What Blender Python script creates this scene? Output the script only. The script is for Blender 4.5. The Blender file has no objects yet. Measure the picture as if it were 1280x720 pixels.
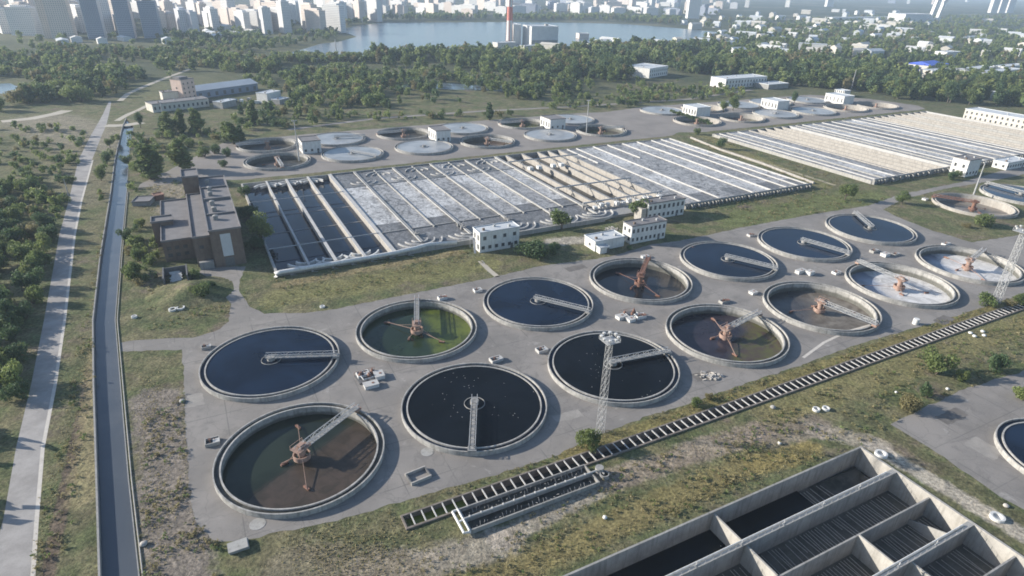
import bpy, math, random
import numpy as np
from mathutils import Vector, Matrix
from mathutils.geometry import delaunay_2d_cdt

R = math.radians
rng = random.Random(7)
nr = np.random.default_rng(7)
S = bpy.context.scene
COL = S.collection

# ------------------------------------------------------------------ camera
F_PX, PITCH, ROLL, CAM_H = 780.46, 0.460512, 0.024434, 106.43
cp, sp = math.cos(PITCH), math.sin(PITCH)
FW = Vector((0, cp, -sp)); UP0 = Vector((0, sp, cp)); RT0 = Vector((1, 0, 0))
RT = RT0 * math.cos(ROLL) + UP0 * math.sin(ROLL)
UP = -RT0 * math.sin(ROLL) + UP0 * math.cos(ROLL)
cd = bpy.data.cameras.new('camera')
cam = bpy.data.objects.new('camera', cd); COL.objects.link(cam)
cd.sensor_width = 36.0; cd.lens = F_PX / 1280 * 36.0
cd.clip_start = 1.0; cd.clip_end = 40000
cam.matrix_world = Matrix(((RT.x, UP.x, -FW.x, 0), (RT.y, UP.y, -FW.y, 0), (RT.z, UP.z, -FW.z, CAM_H), (0, 0, 0, 1)))
S.camera = cam

# ------------------------------------------------------------------ light
SUN_EL = R(20.5)
SUN_DIR = Vector((-0.99, 0.12, 0)).normalized()          # horizontal direction towards the sun
W = bpy.data.worlds.new('World'); S.world = W; W.use_nodes = True
nt = W.node_tree; nt.nodes.clear()
sky = nt.nodes.new('ShaderNodeTexSky'); sky.sky_type = 'NISHITA'; sky.sun_disc = False
sky.sun_elevation = SUN_EL
sky.sun_rotation = math.atan2(SUN_DIR.x, SUN_DIR.y)
sky.altitude = 100; sky.air_density = 1.0; sky.dust_density = 0.8; sky.ozone_density = 2.2
bg = nt.nodes.new('ShaderNodeBackground'); bg.inputs['Strength'].default_value = 0.10
wo = nt.nodes.new('ShaderNodeOutputWorld')
nt.links.new(sky.outputs[0], bg.inputs[0]); nt.links.new(bg.outputs[0], wo.inputs[0])
sd = bpy.data.lights.new('sun', 'SUN'); sd.energy = 4.5; sd.angle = R(0.55); sd.color = (1.0, 0.93, 0.82)
sun = bpy.data.objects.new('sun', sd); COL.objects.link(sun)
tosun = SUN_DIR * math.cos(SUN_EL) + Vector((0, 0, math.sin(SUN_EL)))
sun.rotation_euler = tosun.to_track_quat('Z', 'Y').to_euler()
sun.location = (0, 0, 300)
S.view_settings.view_transform = 'Standard'; S.view_settings.look = 'None'
S.view_settings.gamma = 1.0; S.view_settings.use_curve_mapping = False
S.view_settings.exposure = 0.97
S.render.engine = 'CYCLES'
S.cycles.use_denoising = True; S.cycles.filter_width = 1.75
S.cycles.max_bounces = 6; S.cycles.diffuse_bounces = 3; S.cycles.glossy_bounces = 3
S.cycles.transmission_bounces = 2; S.cycles.volume_bounces = 1; S.cycles.transparent_max_bounces = 4
S.cycles.caustics_reflective = False; S.cycles.caustics_refractive = False

# ------------------------------------------------------------------ places
# plant grid: u runs along the rows of tanks (away to the right), v across them (towards the viewer)
A = 0.4796348; OX, OY = -72.525, 159.302
EX, EY = math.cos(A), math.sin(A)
def L(u, v, z=0.0):
    return Vector((OX + EX * u + EY * v, OY + EY * u - EX * v, z))
def UV(p):
    dx, dy = p[0] - OX, p[1] - OY
    return dx * EX + dy * EY, dx * EY - dy * EX
def g(px, py, z=0.0):
    """the ground point a measured picture position stands for"""
    d = FW + RT * ((px - 640) / F_PX) - UP * ((py - 360) / F_PX)
    t = (z - CAM_H) / d.z
    return Vector((d.x * t, d.y * t, z))
def to_px(p):
    d = Vector((p[0], p[1], p[2] - CAM_H)); z = d.dot(FW)
    return 640 + F_PX * d.dot(RT) / z, 360 - F_PX * d.dot(UP) / z, z

# ------------------------------------------------------------------ materials
class NT:
    def __init__(s, name):
        s.m = bpy.data.materials.new(name); s.m.use_nodes = True
        s.t = s.m.node_tree; s.t.nodes.clear()
        s.out = s.t.nodes.new('ShaderNodeOutputMaterial')
        s.p = s.t.nodes.new('ShaderNodeBsdfPrincipled'); s.t.links.new(s.p.outputs[0], s.out.inputs[0])
        s.geo = s.t.nodes.new('ShaderNodeNewGeometry')
    def n(s, kind, **kw):
        o = s.t.nodes.new(kind)
        for k, v in kw.items(): setattr(o, k, v)
        return o
    def link(s, a, b): s.t.links.new(a, b)
    def setin(s, node, i, v):
        if hasattr(v, 'is_linked') or isinstance(v, bpy.types.NodeSocket): s.link(v, node.inputs[i])
        else: node.inputs[i].default_value = v
    def noise(s, scale, detail=4, rough=0.6, vec=None, dist=0.0):
        o = s.n('ShaderNodeTexNoise'); o.inputs['Scale'].default_value = scale; o.inputs['Detail'].default_value = detail
        o.inputs['Roughness'].default_value = rough; o.inputs['Distortion'].default_value = dist
        s.link(vec if vec is not None else s.geo.outputs['Position'], o.inputs['Vector']); return o.outputs['Fac']
    def math(s, op, a, b=0.0, c=None, clamp=False):
        o = s.n('ShaderNodeMath', operation=op); o.use_clamp = clamp
        s.setin(o, 0, a); s.setin(o, 1, b)
        if c is not None: s.setin(o, 2, c)
        return o.outputs[0]
    def ramp(s, fac, lo, hi):
        o = s.n('ShaderNodeMapRange'); o.interpolation_type = 'SMOOTHSTEP'
        s.setin(o, 'Value', fac); o.inputs['From Min'].default_value = lo; o.inputs['From Max'].default_value = hi
        return o.outputs[0]
    def mix(s, fac, a, b, mode='MIX'):
        o = s.n('ShaderNodeMix', data_type='RGBA', blend_type=mode); o.clamp_factor = True
        s.setin(o, 0, fac)
        for i, v in ((6, a), (7, b)):
            if isinstance(v, bpy.types.NodeSocket): s.link(v, o.inputs[i])
            else: o.inputs[i].default_value = (*v, 1)
        return o.outputs[2]
    def base(s, c):
        if isinstance(c, bpy.types.NodeSocket): s.link(c, s.p.inputs['Base Color'])
        else: s.p.inputs['Base Color'].default_value = (*c, 1)
    def bump(s, h, strength, dist=0.1):
        b = s.n('ShaderNodeBump'); b.inputs['Strength'].default_value = strength; b.inputs['Distance'].default_value = dist
        s.link(h, b.inputs['Height']); s.link(b.outputs[0], s.p.inputs['Normal'])
    def rough(s, v): s.setin(s.p, 'Roughness', v)
    def stretch(s, sx, sy, sz, src=None):
        o = s.n('ShaderNodeVectorMath', operation='MULTIPLY'); s.link(src or s.geo.outputs['Position'], o.inputs[0])
        o.inputs[1].default_value = (sx, sy, sz); return o.outputs[0]
    def uv(s):
        o = s.n('ShaderNodeVectorRotate', rotation_type='Z_AXIS'); s.link(s.geo.outputs['Position'], o.inputs['Vector'])
        o.inputs['Center'].default_value = (OX, OY, 0); o.inputs['Angle'].default_value = -A
        sub = s.n('ShaderNodeVectorMath', operation='SUBTRACT'); s.link(o.outputs[0], sub.inputs[0]); sub.inputs[1].default_value = (OX, OY, 0)
        return sub.outputs[0]                       # x = u, y = -v

def plain(name, c1, c2, scale=0.5, rough=0.8, streak=None, fine=True, metal=0.0, spec=None):
    m = NT(name)
    f = m.ramp(m.noise(scale, 6, 0.65), 0.3, 0.7)
    col = m.mix(f, c1, c2)
    if streak:                                      # dirt running down the face
        k = m.ramp(m.noise(1.0, 4, 0.6, m.stretch(1.1, 1.1, 0.12)), 0.45, 0.75)
        col = m.mix(m.math('MULTIPLY', k, 0.75), col, streak)
    if fine:
        k = m.noise(4.0, 3, 0.7)
        col = m.mix(0.35, col, m.mix(k, tuple(x * 0.55 for x in c1), tuple(min(1, x * 1.35) for x in c2)))
    m.base(col); m.rough(rough); m.p.inputs['Metallic'].default_value = metal
    if spec is not None: m.p.inputs['Specular IOR Level'].default_value = spec
    return m.m

M = {}
M['concrete'] = plain('concrete', (0.27, 0.265, 0.25), (0.38, 0.37, 0.35), 0.4, 0.85, (0.12, 0.115, 0.105))
def wet(m, lo=-0.9, hi=0.1):
    """a dark slimy band left by the water on the lower part of a wall"""
    t = m.node_tree; p = next(n for n in t.nodes if n.type == 'BSDF_PRINCIPLED'); src = p.inputs['Base Color'].links[0].from_socket
    q = NT.__new__(NT); q.m, q.t, q.p = m, t, p; q.geo = t.nodes.new('ShaderNodeNewGeometry')
    sep = q.n('ShaderNodeSeparateXYZ'); q.link(q.geo.outputs['Position'], sep.inputs[0])
    k = q.ramp(q.math('ADD', sep.outputs[2], q.math('MULTIPLY', q.noise(0.5, 4, 0.6), 1.2)), hi + .6, lo + .6)
    t.links.new(q.mix(q.math('MULTIPLY', k, .8), src, (0.055, 0.055, 0.042)), p.inputs['Base Color']); return m
M['rim'] = plain('rim_concrete', (0.19, 0.186, 0.176), (0.44, 0.425, 0.40), 0.6, 0.85, (0.06, 0.06, 0.055))
M['cream'] = plain('cream_concrete', (0.27, 0.25, 0.225), (0.40, 0.375, 0.34), 0.5, 0.85, (0.11, 0.095, 0.08))
M['walk'] = plain('walkway_concrete', (0.35, 0.345, 0.335), (0.48, 0.47, 0.455), 0.3, 0.85)
M['grey'] = plain('grey_concrete', (0.22, 0.22, 0.21), (0.32, 0.31, 0.30), 0.4, 0.85, (0.10, 0.10, 0.10))
M['white'] = plain('white_paint', (0.52, 0.515, 0.50), (0.68, 0.675, 0.655), 0.6, 0.6, (0.36, 0.34, 0.30))
M['steel'] = plain('galvanised_steel', (0.27, 0.28, 0.29), (0.42, 0.42, 0.42), 1.0, 0.5)
M['dark_steel'] = plain('dark_steel', (0.08, 0.08, 0.085), (0.14, 0.14, 0.14), 1.0, 0.6)
M['rust'] = plain('rusty_steel', (0.14, 0.07, 0.05), (0.26, 0.14, 0.10), 1.2, 0.8)
M['peach'] = plain('faded_peach_paint', (0.24, 0.14, 0.11), (0.40, 0.28, 0.22), 1.0, 0.8, (0.15, 0.075, 0.055))
M['brown'] = plain('brown_render', (0.12, 0.088, 0.070), (0.185, 0.140, 0.112), 0.4, 0.85, (0.07, 0.052, 0.042))
M['roof'] = plain('bitumen_roof', (0.13, 0.125, 0.13), (0.20, 0.19, 0.19), 0.25, 0.8)
M['roof_light'] = plain('pale_roof', (0.42, 0.44, 0.46), (0.55, 0.57, 0.58), 0.15, 0.6)
M['beige'] = plain('beige_render', (0.46, 0.435, 0.385), (0.57, 0.54, 0.48), 0.3, 0.85, (0.33, 0.30, 0.26))
M['pink'] = plain('pink_render', (0.48, 0.36, 0.31), (0.60, 0.47, 0.41), 0.3, 0.85)
M['bluegrey'] = plain('bluegrey_panel', (0.16, 0.20, 0.27), (0.24, 0.28, 0.35), 0.2, 0.6)
M['blue'] = plain('blue_roofing', (0.03, 0.08, 0.42), (0.05, 0.12, 0.55), 0.1, 0.5)
M['red'] = plain('red_paint', (0.46, 0.13, 0.10), (0.55, 0.18, 0.14), 0.2, 0.6)
M['glass'] = plain('window_glass', (0.04, 0.045, 0.05), (0.10, 0.105, 0.11), 0.4, 0.2, fine=False)
M['bark'] = plain('bark', (0.07, 0.055, 0.04), (0.12, 0.10, 0.075), 2.0, 0.9)
M['pipe_black'] = plain('rubber_pipe', (0.03, 0.03, 0.03), (0.06, 0.06, 0.06), 1.0, 0.7)
M['rubble'] = plain('rubble', (0.30, 0.28, 0.26), (0.46, 0.43, 0.39), 1.5, 0.9)

wet(M['rim'])
M['rim_top'] = plain('weir_concrete', (0.22, 0.215, 0.205), (0.47, 0.455, 0.43), 0.45, 0.85, (0.09, 0.09, 0.08))
def water_mat(name, c1, c2, rough=0.06, scale=0.05, specks=0.0, bump=0.02, lo=0.35, hi=0.65, fleck=(0.55, 0.55, 0.52), spec=0.5):
    m = NT(name)
    col = m.mix(m.ramp(m.noise(scale, 5, 0.6, dist=0.6), lo, hi), c1, c2)
    r = rough
    if specks:
        v = m.n('ShaderNodeTexVoronoi'); v.inputs['Scale'].default_value = 0.75; m.link(m.geo.outputs['Position'], v.inputs['Vector'])
        k = m.math('LESS_THAN', v.outputs['Distance'], 0.075)
        k = m.math('MULTIPLY', k, m.math('GREATER_THAN', m.noise(0.09, 3, 0.6), specks))
        col = m.mix(k, col, fleck)
        r = m.math('ADD', m.math('MULTIPLY', k, 0.6), rough)
    m.base(col); m.rough(r); m.p.inputs['IOR'].default_value = 1.33; m.p.inputs['Specular IOR Level'].default_value = spec
    m.bump(m.noise(0.9, 3, 0.5), bump, 0.1)
    return m.m
M['water'] = water_mat('settled_water', (0.004, 0.006, 0.009), (0.007, 0.010, 0.015), specks=0.56, spec=0.13, bump=0.05)
M['water_clean'] = water_mat('clean_settled_water', (0.005, 0.010, 0.022), (0.010, 0.020, 0.042), spec=0.24, bump=0.05)
M['water_green'] = water_mat('algae_water', (0.030, 0.040, 0.016), (0.11, 0.13, 0.022), 0.12, 0.06, lo=0.40, hi=0.60)
M['water_brown'] = water_mat('brown_water', (0.075, 0.052, 0.040), (0.12, 0.085, 0.062), 0.12, 0.07)
M['water_mud'] = water_mat('muddy_water', (0.045, 0.035, 0.035), (0.085, 0.095, 0.035), 0.15, 0.05)
M['sludge'] = water_mat('wet_sludge', (0.13, 0.115, 0.10), (0.24, 0.21, 0.18), 0.3, 0.12)
M['sludge_dark'] = water_mat('dark_sludge', (0.026, 0.027, 0.025), (0.075, 0.072, 0.064), 0.4, 0.35)
M['foam_white'] = water_mat('white_scum', (0.30, 0.31, 0.33), (0.62, 0.61, 0.58), 0.5, 0.10, lo=0.40, hi=0.58)
M['scum'] = water_mat('grey_scum', (0.22, 0.235, 0.25), (0.33, 0.34, 0.35), 0.35, 0.08)
M['lake'] = water_mat('lake_water', (0.10, 0.135, 0.165), (0.12, 0.155, 0.185), 0.22, 0.004, bump=0.10)
M['canal'] = water_mat('canal_water', (0.070, 0.082, 0.100), (0.095, 0.106, 0.122), 0.16, 0.03, specks=0.66)

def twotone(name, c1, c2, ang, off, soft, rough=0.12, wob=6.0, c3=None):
    """two colours side by side across a tank, parted by a wavering border"""
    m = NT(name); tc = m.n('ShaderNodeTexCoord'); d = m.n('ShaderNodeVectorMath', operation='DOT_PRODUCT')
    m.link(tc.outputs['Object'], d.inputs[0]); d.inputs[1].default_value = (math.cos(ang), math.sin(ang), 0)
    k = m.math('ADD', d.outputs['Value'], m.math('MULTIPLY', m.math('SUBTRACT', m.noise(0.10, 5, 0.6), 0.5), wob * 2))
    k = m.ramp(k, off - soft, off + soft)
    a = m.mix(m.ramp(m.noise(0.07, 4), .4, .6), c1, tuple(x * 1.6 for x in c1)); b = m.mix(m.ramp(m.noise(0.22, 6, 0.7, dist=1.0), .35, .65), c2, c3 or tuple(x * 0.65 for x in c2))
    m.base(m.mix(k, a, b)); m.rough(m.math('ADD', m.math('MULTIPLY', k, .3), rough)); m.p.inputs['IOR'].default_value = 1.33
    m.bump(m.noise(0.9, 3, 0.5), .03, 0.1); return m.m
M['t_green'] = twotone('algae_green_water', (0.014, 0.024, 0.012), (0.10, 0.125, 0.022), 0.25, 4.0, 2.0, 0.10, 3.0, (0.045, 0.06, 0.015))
M['t_brown'] = twotone('two_tone_brown_water', (0.014, 0.019, 0.013), (0.066, 0.049, 0.038), -0.55, 0.0, 1.5, 0.10, 2.0, (0.038, 0.030, 0.022))
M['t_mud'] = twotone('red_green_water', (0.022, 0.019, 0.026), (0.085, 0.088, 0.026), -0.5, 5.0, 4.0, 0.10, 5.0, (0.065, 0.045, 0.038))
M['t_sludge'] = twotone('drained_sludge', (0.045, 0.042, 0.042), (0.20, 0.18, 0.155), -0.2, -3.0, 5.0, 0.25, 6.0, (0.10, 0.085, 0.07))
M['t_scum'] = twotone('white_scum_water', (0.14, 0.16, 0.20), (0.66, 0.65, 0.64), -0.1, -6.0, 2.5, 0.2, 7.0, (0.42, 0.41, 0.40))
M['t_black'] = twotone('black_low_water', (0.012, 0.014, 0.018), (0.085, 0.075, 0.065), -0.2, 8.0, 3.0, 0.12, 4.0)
def foam_mat(name, c1, c2, c3, amt):
    m = NT(name)
    u = m.uv()
    a = m.noise(0.16, 6, 0.72, vec=m.stretch(1.0, 0.7, 1.0, u), dist=2.6)
    b = m.noise(0.35, 6, 0.72, dist=3.0)
    w = m.noise(0.035, 3, 0.5)
    col = m.mix(m.ramp(a, 0.40, 0.58), c1, c2)
    k = m.math('ADD', m.math('MULTIPLY', m.ramp(b, 0.44, 0.60), 0.75), m.math('MULTIPLY', m.ramp(w, 0.40, 0.62), amt))
    k = m.math('MULTIPLY', k, m.ramp(a, 0.36, 0.54))
    col = m.mix(k, col, c3)
    m.base(col); m.rough(0.55); m.bump(b, 0.4, 0.4)
    return m.m
M['aerated'] = foam_mat('aerated_sludge', (0.10, 0.098, 0.097), (0.22, 0.215, 0.215), (0.52, 0.515, 0.51), 0.1)
M['aerated_white'] = foam_mat('foaming_sludge', (0.17, 0.167, 0.165), (0.32, 0.315, 0.31), (0.66, 0.655, 0.645), 0.35)
M['aerated_calm'] = foam_mat('calm_sludge', (0.085, 0.085, 0.087), (0.13, 0.128, 0.13), (0.30, 0.30, 0.30), -0.25)

def asphalt_mat():
    m = NT('asphalt_paving')
    u = m.uv()
    col = m.mix(m.ramp(m.noise(0.05, 5, 0.6), 0.35, 0.65), (0.16, 0.145, 0.132), (0.245, 0.222, 0.202))
    col = m.mix(m.math('MULTIPLY', m.ramp(m.noise(0.14, 7, 0.75, dist=.6), 0.48, 0.66), 0.75), col, (0.115, 0.104, 0.096))
    col = m.mix(m.math('MULTIPLY', m.ramp(m.noise(0.16, 4, 0.65, dist=1.0), 0.62, 0.72), 0.5), col, (0.40, 0.38, 0.35))
    v = m.n('ShaderNodeTexVoronoi', feature='DISTANCE_TO_EDGE'); v.inputs['Scale'].default_value = 0.12
    mixv = m.n('ShaderNodeVectorMath', operation='ADD'); m.link(m.geo.outputs['Position'], mixv.inputs[0])
    nz = m.n('ShaderNodeTexNoise'); nz.inputs['Scale'].default_value = 0.5; m.link(m.geo.outputs['Position'], nz.inputs['Vector'])
    sc = m.n('ShaderNodeVectorMath', operation='SCALE'); m.link(nz.outputs['Color'], sc.inputs[0]); sc.inputs['Scale'].default_value = 2.0
    m.link(sc.outputs[0], mixv.inputs[1]); m.link(mixv.outputs[0], v.inputs['Vector'])
    col = m.mix(m.math('MULTIPLY', m.math('LESS_THAN', v.outputs['Distance'], 0.010), 0.45), col, (0.09, 0.085, 0.08))
    sp_ = m.n('ShaderNodeSeparateXYZ'); m.link(u, sp_.inputs[0])
    for ax, per, off in ((0, 11.57, 3.0), (1, 15.4, 5.0)):               # construction joints of the slabs
        fr = m.math('FRACT', m.math('DIVIDE', m.math('ADD', sp_.outputs[ax], off + 1000 * per), per))
        ln = m.math('MULTIPLY', m.math('LESS_THAN', fr, 0.28 / per), m.math('MULTIPLY', m.ramp(m.noise(0.07, 3),   .40, .55), .75))
        col = m.mix(ln, col, (0.07, 0.068, 0.062))
    st_ = m.ramp(m.noise(0.11, 6, 0.75, vec=m.stretch(.35, 1.0, 1.0, u), dist=.8), 0.57, 0.69)   # oily run marks
    col = m.mix(m.math('MULTIPLY', st_, .55), col, (0.085, 0.078, 0.072))
    col = m.mix(0.3, col, m.mix(m.noise(3.0, 4, 0.7), (0.12, 0.115, 0.11), (0.36, 0.345, 0.33)))
    m.base(col); m.rough(0.85); m.bump(m.noise(2.5, 3, 0.6), 0.15, 0.05)
    return m.m
M['asphalt'] = asphalt_mat()
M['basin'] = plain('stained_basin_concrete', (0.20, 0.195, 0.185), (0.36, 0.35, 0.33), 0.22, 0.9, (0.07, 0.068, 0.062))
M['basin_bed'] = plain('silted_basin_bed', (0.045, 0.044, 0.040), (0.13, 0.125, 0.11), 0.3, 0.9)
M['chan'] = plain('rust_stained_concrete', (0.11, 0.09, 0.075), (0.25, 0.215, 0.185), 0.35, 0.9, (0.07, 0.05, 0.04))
M['basin_sun'] = plain('sunlit_stained_concrete', (0.29, 0.275, 0.25), (0.44, 0.42, 0.385), 0.3, 0.9, (0.13, 0.115, 0.095))  # lighter basin concrete for sun-facing walls, sunlight put into the colour; streaks are dirt
M['paving_far'] = plain('worn_paving', (0.165, 0.148, 0.135), (0.25, 0.225, 0.205), 0.05, 0.85)
M['patch_dark'] = plain('tar_patch', (0.085, 0.078, 0.072), (0.17, 0.155, 0.142), 0.35, 0.9)
M['patch_pale'] = plain('concrete_patch', (0.21, 0.195, 0.18), (0.31, 0.29, 0.265), 0.35, 0.9)
M['road'] = plain('pale_road_concrete', (0.19, 0.178, 0.17), (0.36, 0.34, 0.325), 0.16, 0.85)
M['verge'] = plain('pale_gravel', (0.42, 0.385, 0.34), (0.56, 0.52, 0.47), 0.5, 0.9)
M['path'] = plain('sandy_path', (0.34, 0.30, 0.25), (0.44, 0.40, 0.33), 0.1, 0.9)

def ground_mat():
    m = NT('ground_cover')
    pos = m.geo.outputs['Position']
    big, mid, fine = m.noise(0.012, 4, 0.6), m.noise(0.09, 6, 0.65), m.noise(1.1, 6, 0.75)
    warp = m.noise(0.35, 5, 0.65)
    green, dry, dirt, sand, dark = (0.088, 0.108, 0.050), (0.150, 0.140, 0.082), (0.145, 0.118, 0.098), (0.36, 0.325, 0.285), (0.050, 0.058, 0.034)
    col = m.mix(m.ramp(mid, 0.36, 0.62), green, dry)
    col = m.mix(m.ramp(m.noise(0.045, 5, 0.7), 0.55, 0.70), col, dirt)
    # patches with a place of their own: (start, end, radius, colour, amount)
    patches = [
        ((-31, 6), (-27, 82), 7.0, (0.20, 0.175, 0.155), 0.95),      # dead weeds beside the canal
        ((-21, 20), (-18, 66), 2.2, (0.15, 0.15, 0.075), 0.8),      # green edge of the paving
        ((5, 86), (34, 92), 4.5, (0.30, 0.265, 0.23), 0.75),                          # bare sand round the small troughs
        ((34, 90), (66, 86), 3.0, (0.32, 0.285, 0.25), 0.75),
        ((64, 86), (112, 88), 4.0, (0.27, 0.225, 0.185), 0.85),
        ((-6, 80), (10, 92), 9.0, (0.21, 0.18, 0.135), 0.7),
        ((20, 99), (100, 96), 4.0, (0.20, 0.17, 0.08), 0.8),       # yellow grass above the basins
        ((100, 97), (118, 99), 3.5, (0.23, 0.19, 0.08), 0.9),
        ((110, 90), (128, 92), 5.0, (0.24, 0.20, 0.17), 0.7),
        ((126, 94), (136, 106), 3.5, (0.33, 0.29, 0.25), 0.7),
        ((134, 106), (138, 150), 3.0, (0.38, 0.345, 0.30), 0.85),    # gravel beside the basins
        ((142, 92), (142, 150), 1.8, (0.10, 0.10, 0.055), 0.7),
        ((120, 84), (250, 86), 6.0, (0.20, 0.18, 0.085), 0.6),
        ((60, 74), (250, 74), 3.0, (0.20, 0.17, 0.07), 0.7),
        ((10, -44), (90, -40), 9.0, (0.17, 0.165, 0.075), 0.8),      # lawns in front of the aeration tanks
        ((10, -54), (85, -56), 3.0, (0.23, 0.19, 0.11), 0.8),
        ((225, -38), (330, -38), 12.0, (0.125, 0.145, 0.060), 0.9),
        ((128, -50), (150, -44), 5.0, (0.38, 0.35, 0.31), 0.8),
        ((320, -60), (345, -190), 5.0, (0.20, 0.185, 0.08), 0.6),
        ((328, -60), (328, -180), 1.6, (0.36, 0.32, 0.24), 0.8),
        ((-48, -20), (-50, 60), 1.6, (0.12, 0.09, 0.075), 0.85),
        ((-50, -180), (-46, 40), 3.0, (0.25, 0.215, 0.125), 0.7),
        ((-20, -210), (-20, -165), 14.0, (0.25, 0.215, 0.17), 0.8),
        ((-62, -330), (-110, -420), 30.0, (0.24, 0.215, 0.17), 0.75),
        ((-60, -200), (-85, -320), 16.0, (0.17, 0.155, 0.105), 0.7),
        ((-30, -560), (60, -900), 60.0, (0.135, 0.14, 0.07), 0.7),
        ((130, -560), (330, -520), 40.0, (0.15, 0.135, 0.075), 0.75),
        ((440, -420), (520, -420), 30.0, (0.24, 0.195, 0.12), 0.8),
        ((-120, -1095), (20, -1085), 45.0, (0.42, 0.39, 0.32), 0.8),
    ]
    for (a, b, r, c, amt) in patches:
        pa, pb = L(*a), L(*b); d = (pb - pa); ln = d.length_squared
        sub = m.n('ShaderNodeVectorMath', operation='SUBTRACT'); m.link(pos, sub.inputs[0]); sub.inputs[1].default_value = pa
        dt = m.n('ShaderNodeVectorMath', operation='DOT_PRODUCT'); m.link(sub.outputs[0], dt.inputs[0]); dt.inputs[1].default_value = d / ln
        t = m.math('ADD', dt.outputs['Value'], 0.0, clamp=True)
        sc = m.n('ShaderNodeVectorMath', operation='SCALE'); sc.inputs[0].default_value = d; m.link(t, sc.inputs['Scale'])
        ds = m.n('ShaderNodeVectorMath', operation='DISTANCE'); m.link(sub.outputs[0], ds.inputs[0]); m.link(sc.outputs[0], ds.inputs[1])
        wob = m.math('ADD', m.math('MULTIPLY', m.math('SUBTRACT', warp, 0.5), r * 1.3), m.math('MULTIPLY', m.math('SUBTRACT', mid, 0.5), r * 1.6))
        k = m.ramp(m.math('ADD', ds.outputs['Value'], wob), r * 1.15, r * 0.6)
        col = m.mix(m.math('MULTIPLY', k, amt), col, c)
    # the far country is scrub and wood
    sep = m.n('ShaderNodeSeparateXYZ'); m.link(pos, sep.inputs[0])
    far = m.ramp(sep.outputs[1], 560, 800)
    farc = m.mix(m.ramp(m.noise(0.006, 6, 0.65), 0.42, 0.62), (0.048, 0.064, 0.034), (0.120, 0.122, 0.070))
    col = m.mix(m.math('MULTIPLY', far, m.ramp(big, 0.30, 0.5)), col, farc)
    vfar = m.ramp(sep.outputs[1], 1500, 2200)
    col = m.mix(vfar, col, m.mix(m.ramp(m.noise(0.003, 6, 0.7), 0.5, 0.68), (0.040, 0.055, 0.035), (0.17, 0.165, 0.14)))
    col = m.mix(0.4, col, m.mix(m.ramp(m.noise(0.22, 6, 0.75, dist=.7), 0.32, 0.68), (0.12, 0.12, 0.12), (0.88, 0.86, 0.82)), 'OVERLAY')
    col = m.mix(0.62, col, m.mix(m.ramp(fine, 0.3, 0.7), (0.1, 0.1, 0.1), (0.95, 0.92, 0.88)), 'OVERLAY')
    col = m.mix(m.math('MULTIPLY', m.ramp(m.noise(0.45, 5, 0.7), 0.56, 0.72), 0.55), col, dark)
    m.base(col); m.rough(0.95); m.p.inputs['Specular IOR Level'].default_value = 0.15
    m.bump(m.math('ADD', fine, m.math('MULTIPLY', warp, 1.5)), 0.9, 0.35)
    return m.m
M['ground'] = ground_mat()

def leaf_mat(name, dark, light, dry=None):
    m = NT(name)
    oi = m.n('ShaderNodeObjectInfo')
    c = m.mix(m.geo.outputs['Random Per Island'], dark, light)
    c = m.mix(m.math('MULTIPLY', oi.outputs['Random'], 0.55), c, dry or tuple(x * 1.5 for x in dark))
    m.base(c); m.rough(0.6); m.p.inputs['Specular IOR Level'].default_value = 0.25
    tr = m.n('ShaderNodeBsdfTranslucent'); m.link(c, tr.inputs[0])
    mx = m.n('ShaderNodeMixShader'); mx.inputs[0].default_value = 0.42
    m.link(m.p.outputs[0], mx.inputs[1]); m.link(tr.outputs[0], mx.inputs[2]); m.link(mx.outputs[0], m.out.inputs[0])
    return m.m
M['leaf'] = leaf_mat('leaves', (0.085, 0.128, 0.046), (0.180, 0.230, 0.080), (0.160, 0.190, 0.070))
M['leaf_dark'] = leaf_mat('dark_leaves', (0.055, 0.098, 0.048), (0.120, 0.172, 0.076), (0.090, 0.140, 0.062))
M['leaf_light'] = leaf_mat('light_leaves', (0.145, 0.195, 0.064), (0.265, 0.31, 0.110), (0.21, 0.225, 0.085))
M['leaf_dry'] = leaf_mat('dry_leaves', (0.16, 0.145, 0.07), (0.25, 0.22, 0.11), (0.24, 0.21, 0.10))
M['straw'] = leaf_mat('straw', (0.22, 0.19, 0.10), (0.38, 0.33, 0.19), (0.3, 0.26, 0.14))

def facade(name, wall, win, px=3.2, pz=3.0, wx=0.5, wz=0.5):
    """a far facade: rows of window openings"""
    m = NT(name)
    tc = m.n('ShaderNodeTexCoord'); sep = m.n('ShaderNodeSeparateXYZ'); m.link(tc.outputs['Object'], sep.inputs[0])
    h = m.math('ADD', sep.outputs[0], sep.outputs[1])
    fx = m.math('GREATER_THAN', m.math('FRACT', m.math('DIVIDE', h, px)), 1 - wx)
    fz = m.math('GREATER_THAN', m.math('FRACT', m.math('DIVIDE', sep.outputs[2], pz)), 1 - wz)
    nz = m.n('ShaderNodeSeparateXYZ'); m.link(m.geo.outputs['Normal'], nz.inputs[0])
    side = m.math('LESS_THAN', nz.outputs[2], 0.5)
    k = m.math('MULTIPLY', m.math('MULTIPLY', fx, fz), side)
    oi = m.n('ShaderNodeObjectInfo')
    c = m.mix(m.math('MULTIPLY', oi.outputs['Random'], 0.5), wall, tuple(x * 0.6 for x in wall))
    c = m.mix(m.noise(0.05, 3), c, tuple(min(1, x * 1.15) for x in wall))
    m.base(m.mix(k, c, win)); m.rough(m.math('SUBTRACT', 0.8, m.math('MULTIPLY', k, 0.5)))
    return m.m
M['city_white'] = facade('pale_panel_facade', (0.64, 0.625, 0.60), (0.27, 0.28, 0.30))
M['city_grey'] = facade('grey_panel_facade', (0.56, 0.56, 0.58), (0.28, 0.29, 0.31))
M['city_beige'] = facade('beige_panel_facade', (0.60, 0.52, 0.46), (0.25, 0.23, 0.22))
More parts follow.
